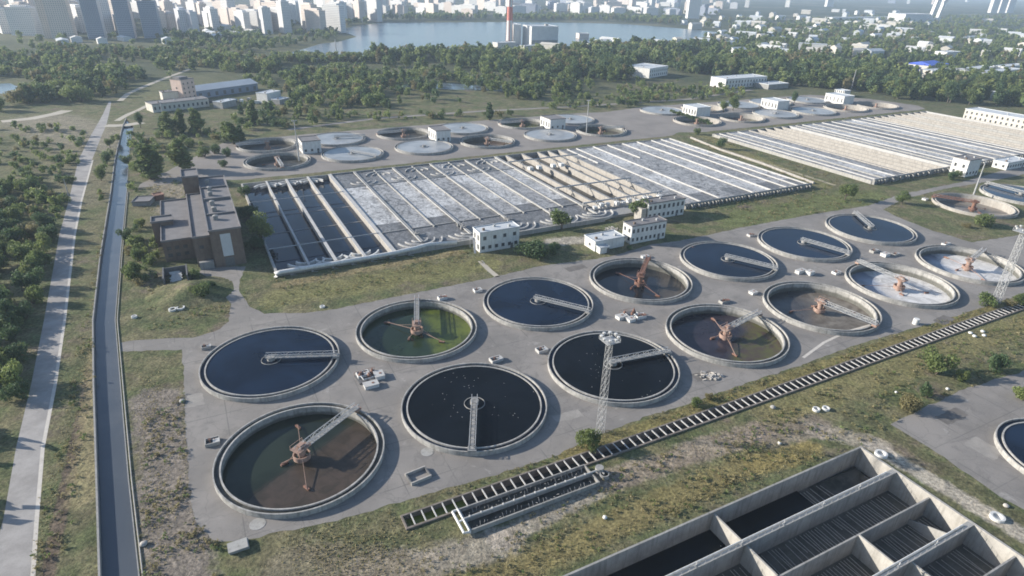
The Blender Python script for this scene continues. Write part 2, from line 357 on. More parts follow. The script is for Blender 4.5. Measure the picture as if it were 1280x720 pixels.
M['city_blue'] = facade('bluish_glass_facade', (0.26, 0.29, 0.36), (0.10, 0.12, 0.16), 2.4, 3.0, 0.6, 0.5)

# ------------------------------------------------------------------ mesh building
class MB:
    def __init__(s): s.v = []; s.f = []; s.mi = []
    def add(s, vs, fs, mi=0):
        b = len(s.v); s.v += [tuple(p) for p in vs]; s.f += [tuple(i + b for i in f) for f in fs]; s.mi += [mi] * len(fs); return s
    def box(s, x0, x1, y0, y1, z0, z1, mi=0):
        return s.add([(x0, y0, z0), (x1, y0, z0), (x1, y1, z0), (x0, y1, z0), (x0, y0, z1), (x1, y0, z1), (x1, y1, z1), (x0, y1, z1)],
                     [(3, 2, 1, 0), (4, 5, 6, 7), (0, 1, 5, 4), (1, 2, 6, 5), (2, 3, 7, 6), (3, 0, 4, 7)], mi)
    def bar(s, p, q, w, h=None, mi=0):
        p, q = Vector(p), Vector(q); h = h or w; d = (q - p)
        if d.length < 1e-6: return s
        d.normalize(); up = Vector((0, 0, 1)) if abs(d.z) < 0.95 else Vector((1, 0, 0))
        a = d.cross(up).normalized() * (w / 2); b = a.cross(d).normalized() * (h / 2)
        return s.add([p - a - b, p + a - b, p + a + b, p - a + b, q - a - b, q + a - b, q + a + b, q - a + b],
                     [(0, 1, 2, 3), (7, 6, 5, 4), (1, 0, 4, 5), (2, 1, 5, 6), (3, 2, 6, 7), (0, 3, 7, 4)], mi)
    def tube(s, pts, r, n=10, mi=0, caps=True):
        pts = [Vector(p) for p in pts]; rings = []
        for i, p in enumerate(pts):
            d = (pts[min(i + 1, len(pts) - 1)] - pts[max(i - 1, 0)]).normalized()
            up = Vector((0, 0, 1)) if abs(d.z) < 0.95 else Vector((1, 0, 0))
            a = d.cross(up).normalized(); b = a.cross(d)
            rr = r[i] if isinstance(r, (list, tuple)) else r
            rings.append([p + (a * math.cos(t) + b * math.sin(t)) * rr for t in [2 * math.pi * k / n for k in range(n)]])
        vs = [p for q in rings for p in q]; fs = []
        for i in range(len(pts) - 1):
            for k in range(n):
                fs.append((i * n + k, i * n + (k + 1) % n, (i + 1) * n + (k + 1) % n, (i + 1) * n + k))
        if caps: fs += [tuple(range(n)), tuple(range((len(pts) - 1) * n, len(pts) * n))]
        return s.add(vs, fs, mi)
    def lathe(s, prof, n=96, cx=0, cy=0, mi=0, closed=False, a0=0.0, a1=2 * math.pi):
        full = abs(a1 - a0 - 2 * math.pi) < 1e-6; m = n if full else n + 1
        vs = []
        for k in range(m):
            t = a0 + (a1 - a0) * k / n
            vs += [(cx + r * math.cos(t), cy + r * math.sin(t), z) for r, z in prof]
        P = len(prof); fs = []
        for k in range(n):
            k2 = (k + 1) % m
            for i in range(P if closed else P - 1):
                j = (i + 1) % P
                fs.append((k * P + i, k2 * P + i, k2 * P + j, k * P + j))
        if closed and not full: fs += [tuple(range(P)), tuple(range(n * P, n * P + P))]
        return s.add(vs, fs, mi)
    def disc(s, r, z, n=96, cx=0, cy=0, mi=0):
        return s.add([(cx + r * math.cos(2 * math.pi * k / n), cy + r * math.sin(2 * math.pi * k / n), z) for k in range(n)], [tuple(range(n))], mi)
    def prism(s, poly, z0, z1, mi=0):
        n = len(poly)
        return s.add([(x, y, z0) for x, y in poly] + [(x, y, z1) for x, y in poly],
                     [tuple(range(n))[::-1], tuple(range(n, 2 * n))] + [(i, (i + 1) % n, n + (i + 1) % n, n + i) for i in range(n)], mi)
    def build(s, name, mat, parent=None, smooth=False, loc=None):
        me = bpy.data.meshes.new(name); me.from_pydata(s.v, [], s.f)
        for m in (mat if isinstance(mat, list) else [mat]): me.materials.append(M[m] if isinstance(m, str) else m)
        if isinstance(mat, list): me.polygons.foreach_set('material_index', s.mi)
        if smooth: me.polygons.foreach_set('use_smooth', [True] * len(me.polygons))
        me.update()
        o = bpy.data.objects.new(name, me); COL.objects.link(o)
        if parent: o.parent = parent
        if loc is not None: o.location = loc
        return o

def tag(o, label=None, cat=None, group=None, kind=None):
    if label: o['label'] = label
    if cat: o['category'] = cat
    if group: o['group'] = group
    if kind: o['kind'] = kind
    return o
def thing(name, label, cat, loc, rz=A, group=None):
    o = bpy.data.objects.new(name, None); COL.objects.link(o)
    o.empty_display_size = 0.5
    o.location = loc; o.rotation_euler = (0, 0, rz)
    return tag(o, label, cat, group)
KIDS = {}
def copy_tree(o, parent=None):
    c = o.copy(); COL.objects.link(c)
    if parent: c.parent = parent
    for ch in list(o.children): copy_tree(ch, c)
    return c
def place(o, loc, rz=None, label=None, group=None, scale=None):
    o.location = loc
    if rz is not None: o.rotation_euler = (0, 0, rz)
    if scale is not None: o.scale = (scale,) * 3 if not isinstance(scale, tuple) else scale
    return tag(o, label, None, group)

# ------------------------------------------------------------------ sheets with holes
def sheet(name, outline, holes, z, mat, extra=(), kind='structure'):
    vs, es = [], []
    loops = ([outline] if outline else []) + list(holes)
    for lp in loops:
        b = len(vs); vs += [Vector((p[0], p[1])) for p in lp]
        es += [(b + i, b + (i + 1) % len(lp)) for i in range(len(lp))]
    vs += [Vector((p[0], p[1])) for p in extra]
    ov, oe, of, *_ = delaunay_2d_cdt(vs, es, [], 0, 1e-4)
    P = np.array([(p.x, p.y) for p in ov]); T = np.array([f[:3] for f in of])
    c = P[T].mean(1)
    def inside(poly):
        q = np.array([(p[0], p[1]) for p in poly]); r = np.zeros(len(c), bool)
        x, y = c[:, 0], c[:, 1]
        for i in range(len(q)):
            (x0, y0), (x1, y1) = q[i], q[(i + 1) % len(q)]
            if y0 == y1: continue
            k = (y0 > y) != (y1 > y)
            r ^= k & (x < (x1 - x0) * (y - y0) / (y1 - y0) + x0)
        return r
    keep = inside(outline)
    for h in holes: keep &= ~inside(h)
    mb = MB(); mb.v = [(p[0], p[1], z) for p in P]; mb.f = [tuple(t) for t in T[keep]]; mb.mi = [0] * int(keep.sum())
    o = mb.build(name, mat); tag(o, kind=kind); return o
def ragged(poly, step=2.5, amp=0.35, seed=1):
    """an outline with the uneven edge that worn paving has"""
    r = random.Random(seed); out = []
    for i in range(len(poly)):
        p, q = Vector(poly[i][:2]), Vector(poly[(i + 1) % len(poly)][:2]); n = max(1, int((q - p).length / step))
        n = min(n, 60)
        for k in range(n):
            w = p.lerp(q, k / n); out.append((w.x + r.uniform(-amp, amp), w.y + r.uniform(-amp, amp)))
    return out
def rect(u0, u1, v0, v1): return [L(u0, v0), L(u1, v0), L(u1, v1), L(u0, v1)]
def circ(c, r, n=64): return [(c[0] + r * math.cos(2 * math.pi * k / n), c[1] + r * math.sin(2 * math.pi * k / n)) for k in range(n)]
def pxs(s): return [g(*map(float, w.split(','))) for w in s.split()]

# ================================================================== SETTING
FRONT = {(i, j): L(46.285 * i + 0.66 * j, 46.18 * j) for i in range(7) for j in range(2)}
BACK = {(k, j): L((36, 83.2, 132.6, 180.5, 233, 279)[k], (-279.5, -234.2)[j]) for k in range(6) for j in range(2)}
FARC = {(378, -235): 0, (426, -232): 0, (470, -234): 0, (516, -231): 0, (562, -231): 0, (606, -230): 0,
        (380, -284): 0, (426, -281): 0, (472, -281): 0, (514, -281): 0, (563, -277): 0}
SIDE_A, SIDE_B = g(1217, 258), g(1217, 258) + (L(46, 0) - L(0, 0))
CORNER_T = g(1257, 576) + Vector((16.3, 0, 0))

CANAL_L = pxs('112,860 126,720 122,600 118,480 117,400 126,320 139,240 144,200 153,160 158,148')
CANAL_R = pxs('192,860 173,720 160,600 150,480 143.5,400 150,320 158,240 160.5,200 165,166 167,158')
ROAD_L = pxs('-100,900 -16,720 4,650 20,560 39,480 55,400 74,294 86,250 98,200 113,170 123,153 129,142 133,133 136,127')
ROAD_R = pxs('10,900 38,720 43,650 51,560 67,480 79,400 92,294 101,250 115,200 126,172 133,156 136,144 138,135 139,127')

holes = [circ(p, 18.9) for p in FRONT.values()] + [circ(p, 18.9) for p in BACK.values()]
holes += [circ(L(*k), 18.9) for k in FARC] + [circ(SIDE_A, 18.9), circ(SIDE_B, 18.9), circ(CORNER_T, 15.0)]
H_A = rect(10.7, 58.2, -187.8, -63.2); H_C = rect(165, 212.5, -187.8, -75.2)
H_2 = rect(388.3, 434, -186, -53); H_2B = rect(532, 616.6, -186, -53)
H_BAS = rect(19.5, 130.0, 104.1, 159.6); H_TR = rect(17.2, 300, 75.6, 78.9)
H_CAN = CANAL_L + CANAL_R[::-1]
holes += [H_A, H_C, H_2, H_2B, H_BAS, H_TR, H_CAN]
BIG = [(-7000, -150), (7000, -150), (7000, 8500), (-7000, 8500)]
sheet('ground', BIG, holes, 0.0, 'ground')

apron = pxs('228,437 231,520 235,600 243,648 262,676 310,674 420,651 500,627 600,599 690,571 745,545 790,527 850,508 940,477 1010,453 1070,431 1120,417 1165,404 1230,384 1320,352'
            ' 1380,300 1285,292 1215,303 1165,288 1128,274 1104,262 1128,249 1180,236 1240,226 1300,214 1330,208 1290,203 1200,228 1126,243 1085,257 1028,266 934,283 850,301 812,306 776,317 756,322 678,332 615,347 520,366 420,386 380,391 330,392 313,384 300,366 299,352'
            ' 307,333 256,333 250,340 262,350 280,364 288,380 286,402 268,415 240,422 190,424 152,428 150,439 ')
front_holes = [circ(p, 18.9) for p in FRONT.values()] + [circ(SIDE_A, 18.9), circ(SIDE_B, 18.9)]
sheet('asphalt_apron', ragged(apron, 2.0, 0.4, 3), front_holes, 0.006, 'asphalt')
yard = pxs('1113,531 1145,514 1200,489 1250,472 1330,450 1500,560 1400,760 1280,636 1250,621 1200,586 1150,552')
sheet('asphalt_yard', ragged(yard, 2.0, 0.35, 5), [circ(CORNER_T, 15.0)], 0.006, 'asphalt')
backyard = [L(*p) for p in ((12, -203), (100, -201), (200, -202), (322, -201), (336, -208), (352, -202), (480, -201), (640, -201), (652, -215), (640, -262), (600, -304), (480, -306), (372, -308), (330, -300), (305, -304), (200, -305), (60, -306), (10, -300), (-12, -262), (-40, -214), (-40, -208), (-8, -212))]
sheet('service_yard', ragged(backyard, 4.0, 0.7, 6), [circ(p, 18.9) for p in BACK.values()] + [circ(L(*k), 18.9) for k in FARC], 0.006, 'paving_far')
sheet('road', ROAD_L + ROAD_R[::-1], [], 0.006, 'road')
kerb = [ROAD_R[i] for i in range(9)]
sheet('road_edge', kerb + [p + Vector((0.9, 0.1, 0)) for p in kerb[::-1]], [], 0.010, 'verge')
for k, (px, py, w_, d_, a_, dk) in enumerate(((310, 612, 6, 3, .2, 1), (470, 520, 9, 3.2, 1.2, 1), (424, 628, 6, 3, .4, 0), (244, 500, 4, 6, .5, 0), (585, 425, 6, 3, .6, 1), (710, 520, 8, 3, .4, 0), (665, 545, 5, 4, .9, 1), (880, 470, 7, 4, .3, 1), (640, 480, 3, 7, .2, 0),
                                                  (820, 385, 8, 3, .5, 1), (930, 360, 8, 4, .5, 0), (1060, 320, 9, 4, .5, 1), (1000, 440, 8, 3.4, .5, 0), (1180, 400, 8, 4, .6, 1), (1190, 520, 10, 4, .5, 1), (1230, 560, 6, 7, .5, 0), (330, 425, 10, 3, .5, 1), (720, 335, 9, 4, .5, 1))):
    p = g(px, py)
    if any((p - q).length < 21.5 + w_ * .5 for q in FRONT.values()): continue
    ca, sa = math.cos(a_), math.sin(a_)
    poly = [(p.x + ca * x - sa * y, p.y + sa * x + ca * y) for x, y in ((-w_ / 2, -d_ / 2), (w_ / 2, -d_ / 2), (w_ / 2, d_ / 2), (-w_ / 2, d_ / 2))]
    sheet('pavement_patch', ragged(poly, .8, .28, k), [], 0.012 + k * .0004, 'patch_dark' if dk else 'patch_pale')
def strip(name, pts, w, mat, z=0.006):
    l, r = [], []
    for i, p in enumerate(pts):
        d = (pts[min(i + 1, len(pts) - 1)] - pts[max(i - 1, 0)]).normalized(); nrm = Vector((-d.y, d.x, 0)) * (w / 2)
        l.append(p + nrm); r.append(p - nrm)
    return sheet(name, l + r[::-1], [], z, mat)
strip('path', pxs('150,126 160,117 178,109 200,100 225,91 238,86'), 5.0, 'path')
strip('path', pxs('146,151 160,143 172,138 186,131'), 4.5, 'path')
strip('path', pxs('132,157 146,157 160,156 178,153'), 9, 'path', 0.012)
strip('path', pxs('600,326 612,338 622,346'), 2.2, 'path')
strip('path', pxs('2,152 40,148 70,142 84,138'), 10, 'path')
strip('path', pxs('1004,447 1030,428 1060,414 1088,406'), 0.9, 'verge', 0.012)
strip('road', pxs('360,162 470,148 600,139 720,133 860,124 900,118 940,112'), 6.0, 'paving_far', 0.010)
lake = pxs('350,69 366,65 384,60 400,55 424,52 446,46 438,43 428,40 430,36 446,32 480,28.5 560,28 640,27.5 720,28.5 780,30 820,33 868,37 905,41 880,46 858,51 790,52 720,57 640,63 560,67 480,71 430,75 380,73')
sheet('lake_water', lake, [], 0.05, 'lake')
sheet('river_water', pxs('496,108 520,103 560,104 600,106 640,107 668,111 660,116 600,113 540,111 505,114'), [], 0.03, 'lake')
sheet('pond_water', pxs('-60,122 -10,118 12,116 26,110 12,104 -30,106 -80,112'), [], 0.03, 'lake')
sheet('canal_water', [p for p in H_CAN], [], -1.05, 'canal')

# hazy summer air: one closed volume round camera and scene
hz = MB().box(-7200, 7200, -180, 8700, -9.0, 165.0)
hm = bpy.data.materials.new('haze_air'); hm.use_nodes = True; ht_ = hm.node_tree; ht_.nodes.clear()
ho = ht_.nodes.new('ShaderNodeOutputMaterial'); hv = ht_.nodes.new('ShaderNodeVolumePrincipled')
hv.inputs['Color'].default_value = (0.66, 0.81, 1.0, 1); hv.inputs['Density'].default_value = 0.000115; hv.inputs['Anisotropy'].default_value = 0.1
ht_.links.new(hv.outputs[0], ho.inputs['Volume'])
haze = hz.build('haze', hm); tag(haze, kind='stuff')

# ================================================================== CANAL, CHANNEL, BASINS
t = thing('canal_channel', 'long straight concrete canal lining beside the pale road, black water inside', 'canal', (0, 0, 0), 0)
for side, off in ((CANAL_L, -0.5), (CANAL_R, 0.5)):
    mb = MB()
    for p, q in zip(side, side[1:]):
        d = (q - p).normalized(); n_ = Vector((-d.y, d.x, 0)) * (-0.22 if side is CANAL_R else 0.4)
        a_, b_ = p + n_, q + n_
        z0, z1 = -1.6, (0.12 if side is CANAL_R else 0.35)
        mb.add([(p.x, p.y, z0), (q.x, q.y, z0), (q.x, q.y, z1), (p.x, p.y, z1), (a_.x, a_.y, z0), (b_.x, b_.y, z0), (b_.x, b_.y, z1), (a_.x, a_.y, z1)],
               [(0, 1, 2, 3), (3, 2, 6, 7), (7, 6, 5, 4)])
    mb.build('canal_wall', 'grey', t)
pp = [p + Vector((0.9, 0, 0.2)) for p in CANAL_R[1:7]]
tag(MB().tube(pp, 0.13, 8).build('pipe', 'concrete'), 'thin pale pipe lying along the right bank of the canal', 'pipe')

def uvbox(mb, u0, u1, v0, v1, z0, z1, mi=0): return mb.box(u0, u1, -v1, -v0, z0, z1, mi)

# long strutted channel
CH = thing('open_channel', 'long straight open concrete channel braced by pale crossbars below the tanks', 'channel', L(0, 0))
mb = MB(); uvbox(mb, 16.8, 300, 75.15, 75.55, -2.2, 0.42); uvbox(mb, 16.4, 16.8, 75.15, 79.4, -2.2, 0.42); mb.build('side_wall', 'chan', CH)
mb = MB(); uvbox(mb, 16.8, 300, 78.95, 79.4, -2.2, 0.42); mb.build('side_wall', 'chan', CH)
mb = MB(); uvbox(mb, 16.8, 300, 75.55, 78.95, -2.2, -1.7); mb.build('channel_bed', 'sludge_dark', CH)
st = None
for k in range(99):
    u = 18.6 + k * 2.46
    if st is None:
        mb = MB(); uvbox(mb, -0.13, 0.13, -1.72, 1.72, -0.12, 0.12); st = o = mb.build('crossbar', 'walk', CH)
    else:
        o = st.copy(); COL.objects.link(o); o.parent = CH
    o.location = (u, -77.25, 0.27)
    o.rotation_euler = (0, 0, rng.uniform(-0.02, 0.02))
mb = MB(); uvbox(mb, 17.1, 31, 75.57, 78.93, -1.2, -0.95); mb.build('water_surface', 'water_green', CH)

# twin troughs beside it
TR = thing('twin_trough', 'raised pair of black concrete troughs with white pipe frame beside the strutted channel', 'trough', L(0, 0))
mb = MB()
for v in (79.75, 82.95, 86.2): uvbox(mb, 28.6, 61, v - 0.15, v + 0.15, -0.2, 1.25)
uvbox(mb, 28.3, 28.6, 79.6, 86.35, -0.2, 1.25); uvbox(mb, 61, 61.3, 79.6, 86.35, -0.2, 1.25); mb.build('trough_wall', 'basin', TR)
mb = MB(); uvbox(mb, 28.6, 61, 79.9, 86.05, -0.1, 0.25); mb.build('trough_bed', 'sludge_dark', TR)
mb = MB(); mb.tube([(28.3, -82.95, 1.42), (63.2, -82.95, 1.42)], 0.2, 8)
for k in range(12): mb.box(29.5 + k * 2.7, 29.8 + k * 2.7, -83.2, -82.7, 1.25, 1.75)
mb.build('pipe', 'walk', TR)
for y in (-80.9, -84.9):
    for k in range(34):
        x = 29.4 + k * 0.92; h = rng.uniform(0.4, 1.05); MB().bar((x, y + rng.uniform(-.7, .7), 0.2), (x + rng.uniform(-.2, .2), y + rng.uniform(-.7, .7), 0.25 + h), 0.07).build('spray_nozzle', 'steel', TR)
mb = MB(); mb.tube([(26.9, -79.7, 1.0), (28.2, -79.6, 1.0), (28.2, -79.6, 1.0)], 0.28); mb.tube([(26.9, -79.7, 1.0), (26.9, -86.2, 1.0), (28.3, -86.4, 1.0)], 0.30); mb.tube([(28.1, -79.6, 1.3), (28.1, -86.4, 1.3)], 0.22)
mb.tube([(26.9, -82.95, 1.0), (28.2, -82.95, 1.3)], 0.2); mb.build('pipe_frame', 'white', TR)
mb = MB(); mb.lathe([(0, 1.9), (1.0, 1.9), (1.0, 0)], 20, 63.6, -82.7); mb.lathe([(1.15, 0), (1.15, 1.2), (0.9, 1.2)], 20, 63.9, -84.4); mb.tube([(63.6, -82.7, 1.4), (63.9, -84.4, 1.0)], .25)
mb.build('valve_well', 'grey', TR)

# deep settling basins in the foreground
BA = thing('settling_basin', 'huge sunken concrete basin split into long bays with rib rows on dark floors', 'basin', L(0, 0))
DZ = -6.0
def wall(name, u0, u1, v0, v1, z0, z1, mat='basin', par=BA):
    mb = MB(); uvbox(mb, u0, u1, v0, v1, z0, z1); return mb.build(name, mat, par)
wall('outer_wall', 19, 129.6, 103.9, 104.35, DZ, 0.30)
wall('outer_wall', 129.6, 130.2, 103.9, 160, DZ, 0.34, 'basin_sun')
wall('outer_wall', 19, 19.5, 104.35, 160, DZ, 0.30)
wall('outer_wall', 19.5, 129.6, 159.5, 160, DZ, 0.30)
for v in (113.6, 131.8, 150.0):
    wall('dividing_wall', 19.5, 129.6, v - 0.25, v + 0.25, DZ, 0.1)
    wall('walkway', 19.5, 129.5, v - 0.65, v + 0.65, 0.1, 0.32, 'concrete')
    mb = MB(); mb.tube([(19.5, -v + 0.35, 0.62), (127, -v + 0.35, 0.62)], 0.17, 8); mb.build('air_pipe', 'white', BA)
    mb = MB()
    for k in range(52): x = 20 + k * 2.1; mb.bar((x, -v - 0.55, 0.3), (x, -v - 0.55, 1.3), 0.06)
    mb.bar((20, -v - 0.55, 1.28), (127.2, -v - 0.55, 1.28), 0.05); mb.bar((20, -v - 0.55, 0.8), (127.2, -v - 0.55, 0.8), 0.04)
    for k in range(5): x = 66 + k * 12.5; mb.bar((x, -v - .4, .3), (x, -v - .4, 1.9), 0.16); mb.bar((x - .6, -v - .4, 1.0), (x + .6, -v - .4, 1.0), 0.2)
    mb.build('railing', 'steel', BA)
for v in (122.6, 141.0): wall('dividing_wall', 19.5, 129.6, v - 0.18, v + 0.18, DZ, -0.4)
for v0, v1, us in ((104.35, 113.35, (80,)), (113.85, 122.42, (80,)), (122.78, 131.55, (104.4,)), (132.05, 140.8, (108,))):
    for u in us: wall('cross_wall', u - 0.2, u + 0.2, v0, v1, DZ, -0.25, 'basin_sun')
mb = MB(); mb.add([(123.6, -122.8, DZ), (123.9, -122.8, DZ), (123.9, -131.5, DZ), (123.6, -131.5, DZ), (123.6, -122.8, -4.6), (123.9, -122.8, -4.6), (123.9, -131.5, -1.0), (123.6, -131.5, -1.0)],
                  [(4, 5, 6, 7), (0, 4, 7, 3), (1, 2, 6, 5), (2, 3, 7, 6), (0, 1, 5, 4)]); mb.build('cross_wall', 'concrete', BA)
mb = MB(); uvbox(mb, 19.5, 129.6, 104.3, 159.6, DZ - 0.3, DZ + 0.05); mb.build('basin_floor', 'basin_bed', BA)
for v0, v1, ua, ub in ((105, 113, 84, 129), (114.3, 122, 20, 79), (114.3, 122, 81, 129), (123.2, 131, 20, 103.5), (123.2, 131, 105, 129), (132.4, 140.5, 20, 107), (132.4, 140.5, 109, 129), (141.5, 149.5, 20, 129)):
    mb = MB(); u = ua
    while u < ub:
        a, b = v0 + rng.uniform(0, 0.5), v1 - rng.uniform(0, 1.2)
        if rng.random() < 0.1: b = v0 + (v1 - v0) * rng.uniform(.4, .8)
        mb.bar((u, -a, DZ + 0.4), (u + rng.uniform(-.5, .2), -b, DZ + 0.4 + rng.uniform(0, .3)), 0.11); u += rng.choice((0.8, 1.0, 1.0, 1.5, 2.2))
    mb.build('aerator_grid', 'rubble', BA)
mb = MB(); uvbox(mb, 19.5, 79.8, 104.36, 113.34, DZ, DZ + 0.9); uvbox(mb, 80.2, 108, 104.36, 113.34, DZ, DZ + 0.7); mb.build('water_surface', 'water', BA)
mb = MB(); mb.add([(112, -104.4, DZ + .1), (129.5, -104.4, DZ + .1), (129.5, -113.2, DZ + .1), (110, -113.2, DZ + .1), (122, -105.5, DZ + 1.0), (128, -106, DZ + 1.3), (127, -111, DZ + .8), (118, -110, DZ + .7)],
                  [(0, 1, 5, 4), (1, 2, 6, 5), (2, 3, 7, 6), (3, 0, 4, 7), (4, 5, 6, 7)]); mb.build('sludge_heap', 'sludge_dark', BA)

# ================================================================== SETTLING TANKS
def truss(mb, p, q, w, h, n=10, t=0.14):
    """a box girder from p to q"""
    p, q = Vector(p), Vector(q); d = (q - p).normalized(); s = Vector((-d.y, d.x, 0)).normalized() * (w / 2); up = Vector((0, 0, h))
    for sg in (-1, 1):
        a, b = p + s * sg, q + s * sg
        mb.bar(a, b, t); mb.bar(a + up, b + up, t)
        for k in range(n + 1):
            x = a.lerp(b, k / n); mb.bar(x, x + up, t * 0.7)
            if k < n: y = a.lerp(b, (k + 1) / n); mb.bar(x, y + up, t * 0.6) if k % 2 else mb.bar(x + up, y, t * 0.6)
    for k in range(n + 1): x = p.lerp(q, k / n); mb.bar(x + s, x - s, t * 0.7)
    return mb

def tank(loc, kind, label, ang=0.0, water='water', r=20.0, group='round settling tanks', level=None, rusty=False, small=False, dry=False, cat='settling tank', rim='rim', cover=False, hub=True, bridge=True):
    n = 64 if small else 128
    t = thing('settling_tank', label, cat, loc, 0, group)
    zt = 1.45
    full = kind == 'full'
    wz = (1.12 if full else -2.7) if level is None else level
    bot = wz - 0.4
    MB().lathe([(r, -0.35), (r, zt), (r - 0.33, zt), (r - 0.33, 0.55), (r - 1.5, 0.55), (r - 1.5, zt - 0.3), (r - 1.82, zt - 0.3), (r - 1.82, bot)], n).build('wall', rim, t)
    MB().lathe([(r - 1.47, zt - 0.5), (r - 1.47, zt - 0.12), (r - 1.85, zt - 0.12), (r - 1.85, zt - 0.5)], n).build('weir_ring', 'rim_top', t)
    MB().lathe([(r - 1.49, zt - 0.6), (r - 0.34, zt - 0.6)], n).build('launder_water', 'water_clean' if full else 'sludge_dark', t)
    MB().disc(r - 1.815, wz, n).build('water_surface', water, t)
    ca, sa = math.cos(ang), math.sin(ang)
    if full:
        if bridge:
            br = thing('bridge', None, None, (0, 0, 0), ang); br.parent = t
            mb = truss(MB(), (-1.5, 0, 2.15), (r - 0.2, 0, 2.15), 1.5, 1.05, 12 if not small else 6, 0.15 if not small else 0.25); mb.build('girder', 'steel', br)
            MB().box(-1.5, r - 0.2, -0.45, 0.45, 2.05, 2.14).build('deck', 'grey', br)
            MB().box(r - 1.4, r + 0.3, -1.1, 1.1, 1.56, 2.1).build('drive_carriage', 'grey', br)
        if hub:
            MB().lathe([(2.9, 0.6), (2.9, 1.32), (2.75, 1.32), (2.75, 0.6)], 32).build('feed_ring', 'grey', t)
            MB().lathe([(1.2, wz - 0.5), (1.2, 2.25), (0.0, 2.25)], 24).build('centre_column', 'grey', t)
    else:
        arm = 'rust' if rusty else 'peach'
        f0 = wz
        if hub:
            MB().lathe([(.95, f0), (.95, 2.0), (1.4, 2.0), (1.4, 2.45), (0, 2.45)], 28).build('centre_column', arm, t)
            mb = MB().lathe([(2.1, f0 + .9), (2.1, f0 + 2.2), (1.85, f0 + 2.2), (1.85, f0 + .9)], 32)
            for k in range(4):
                a = ang + .4 + k * math.pi / 2; mb.bar((math.cos(a) * 1.0, math.sin(a) * 1.0, f0 + 1.9), (math.cos(a) * 2.0, math.sin(a) * 2.0, f0 + 1.9), 0.2)
            mb.build('feed_well', arm, t)
            for k in range(3):
                a = ang + 0.9 + k * math.pi / 2; ln = (14.0 if k == 0 else 11.0 if k == 2 else 5.0) * (r / 20)
                sc = thing('scraper_arm', None, None, (0, 0, 0), a); sc.parent = t
                mb = MB(); mb.bar((1.4, 0, f0 + 1.5), (ln, 0, f0 + 0.5), 0.12, 0.16); mb.bar((1.1, 0, f0 + 3.2), (ln * 0.6, 0, f0 + 1.0), 0.06)
                mb.build('boom', arm, sc)
                mb = MB()
                mb.bar((ln - 1.6, -0.5, f0 + 0.3), (ln + .1, 0.5, f0 + 0.3), 0.5, 0.45)
                mb.build('blade', 'rust', sc)
        if bridge:
            br = thing('bridge', None, None, (0, 0, 0), ang); br.parent = t
            mb = truss(MB(), (-1.2, 0, 2.2), (r - 0.2, 0, 2.2), 1.5, 1.15, 12 if not small else 6, 0.16 if not small else 0.26); mb.build('girder', 'rust' if rusty else 'steel', br)
            MB().box(-1.6, r - 0.2, -0.55, 0.55, 2.1, 2.19).build('deck', 'rust' if rusty else 'grey', br)
            MB().box(r - 1.4, r + 0.3, -1.1, 1.1, 1.56, 2.15).build('drive_carriage', arm, br)
            mb = MB().box(-2.0, 2.0, -1.5, 1.5, 2.7, 2.85)
            for x in (-1.9, 1.9):
                for y in (-1.4, 1.4): mb.bar((x, y, 2.8), (x, y, 3.9), 0.1)
            mb.bar((-1.9, -1.4, 3.85), (1.9, -1.4, 3.85), .08); mb.bar((-1.9, 1.4, 3.85), (1.9, 1.4, 3.85), .08); mb.box(-0.6, 0.9, -0.6, 0.6, 2.85, 3.7)
            mb.build('drive_platform', arm, br)
    return t

def aim(key, px, py, z=2.0):
    d = g(px, py, z) - FRONT[key]; return math.atan2(d.y, d.x)
T = FRONT
tank(T[0, 0], 'full', 'full dark tank nearest the canal, bridge pointing right to its rim', aim((0, 0), 420, 444), 'water_clean')
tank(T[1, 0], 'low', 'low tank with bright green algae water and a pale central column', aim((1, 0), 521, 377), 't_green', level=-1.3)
tank(T[2, 0], 'full', 'full dark blue tank between the green algae tank and the rusty bridge tank', aim((2, 0), 735, 389), 'water_clean')
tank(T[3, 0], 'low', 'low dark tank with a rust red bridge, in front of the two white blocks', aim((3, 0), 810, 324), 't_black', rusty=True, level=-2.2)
tank(T[4, 0], 'full', 'full blue tank just right of the rusty bridge tank in the back row', aim((4, 0), 970, 336), 'water_clean')
tank(T[5, 0], 'full', 'full blue tank second from the right end of the back row', aim((5, 0), 1060, 317), 'water_clean')
tank(T[6, 0], 'full', 'full blue tank at the right end of the row, bridge pointing away', aim((6, 0), 1072, 269), 'water_clean')
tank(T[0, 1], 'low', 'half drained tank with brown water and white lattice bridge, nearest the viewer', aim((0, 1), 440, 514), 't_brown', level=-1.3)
tank(T[1, 1], 'full', 'full black tank speckled with foam, bridge pointing straight at the viewer', aim((1, 1), 590, 562), 'water')
tank(T[2, 1], 'full', 'full black tank behind the tall floodlight mast', aim((2, 1), 836, 439), 'water')
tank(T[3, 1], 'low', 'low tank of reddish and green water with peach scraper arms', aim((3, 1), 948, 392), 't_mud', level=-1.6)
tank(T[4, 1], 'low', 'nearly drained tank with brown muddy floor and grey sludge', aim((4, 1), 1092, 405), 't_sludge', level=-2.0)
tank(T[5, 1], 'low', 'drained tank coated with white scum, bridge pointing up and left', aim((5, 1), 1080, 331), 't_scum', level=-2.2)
tank(T[6, 1], 'low', 'drained tank with white scum at the right end, beside the lattice mast', aim((6, 1), 1232, 311), 't_scum', level=-2.2)
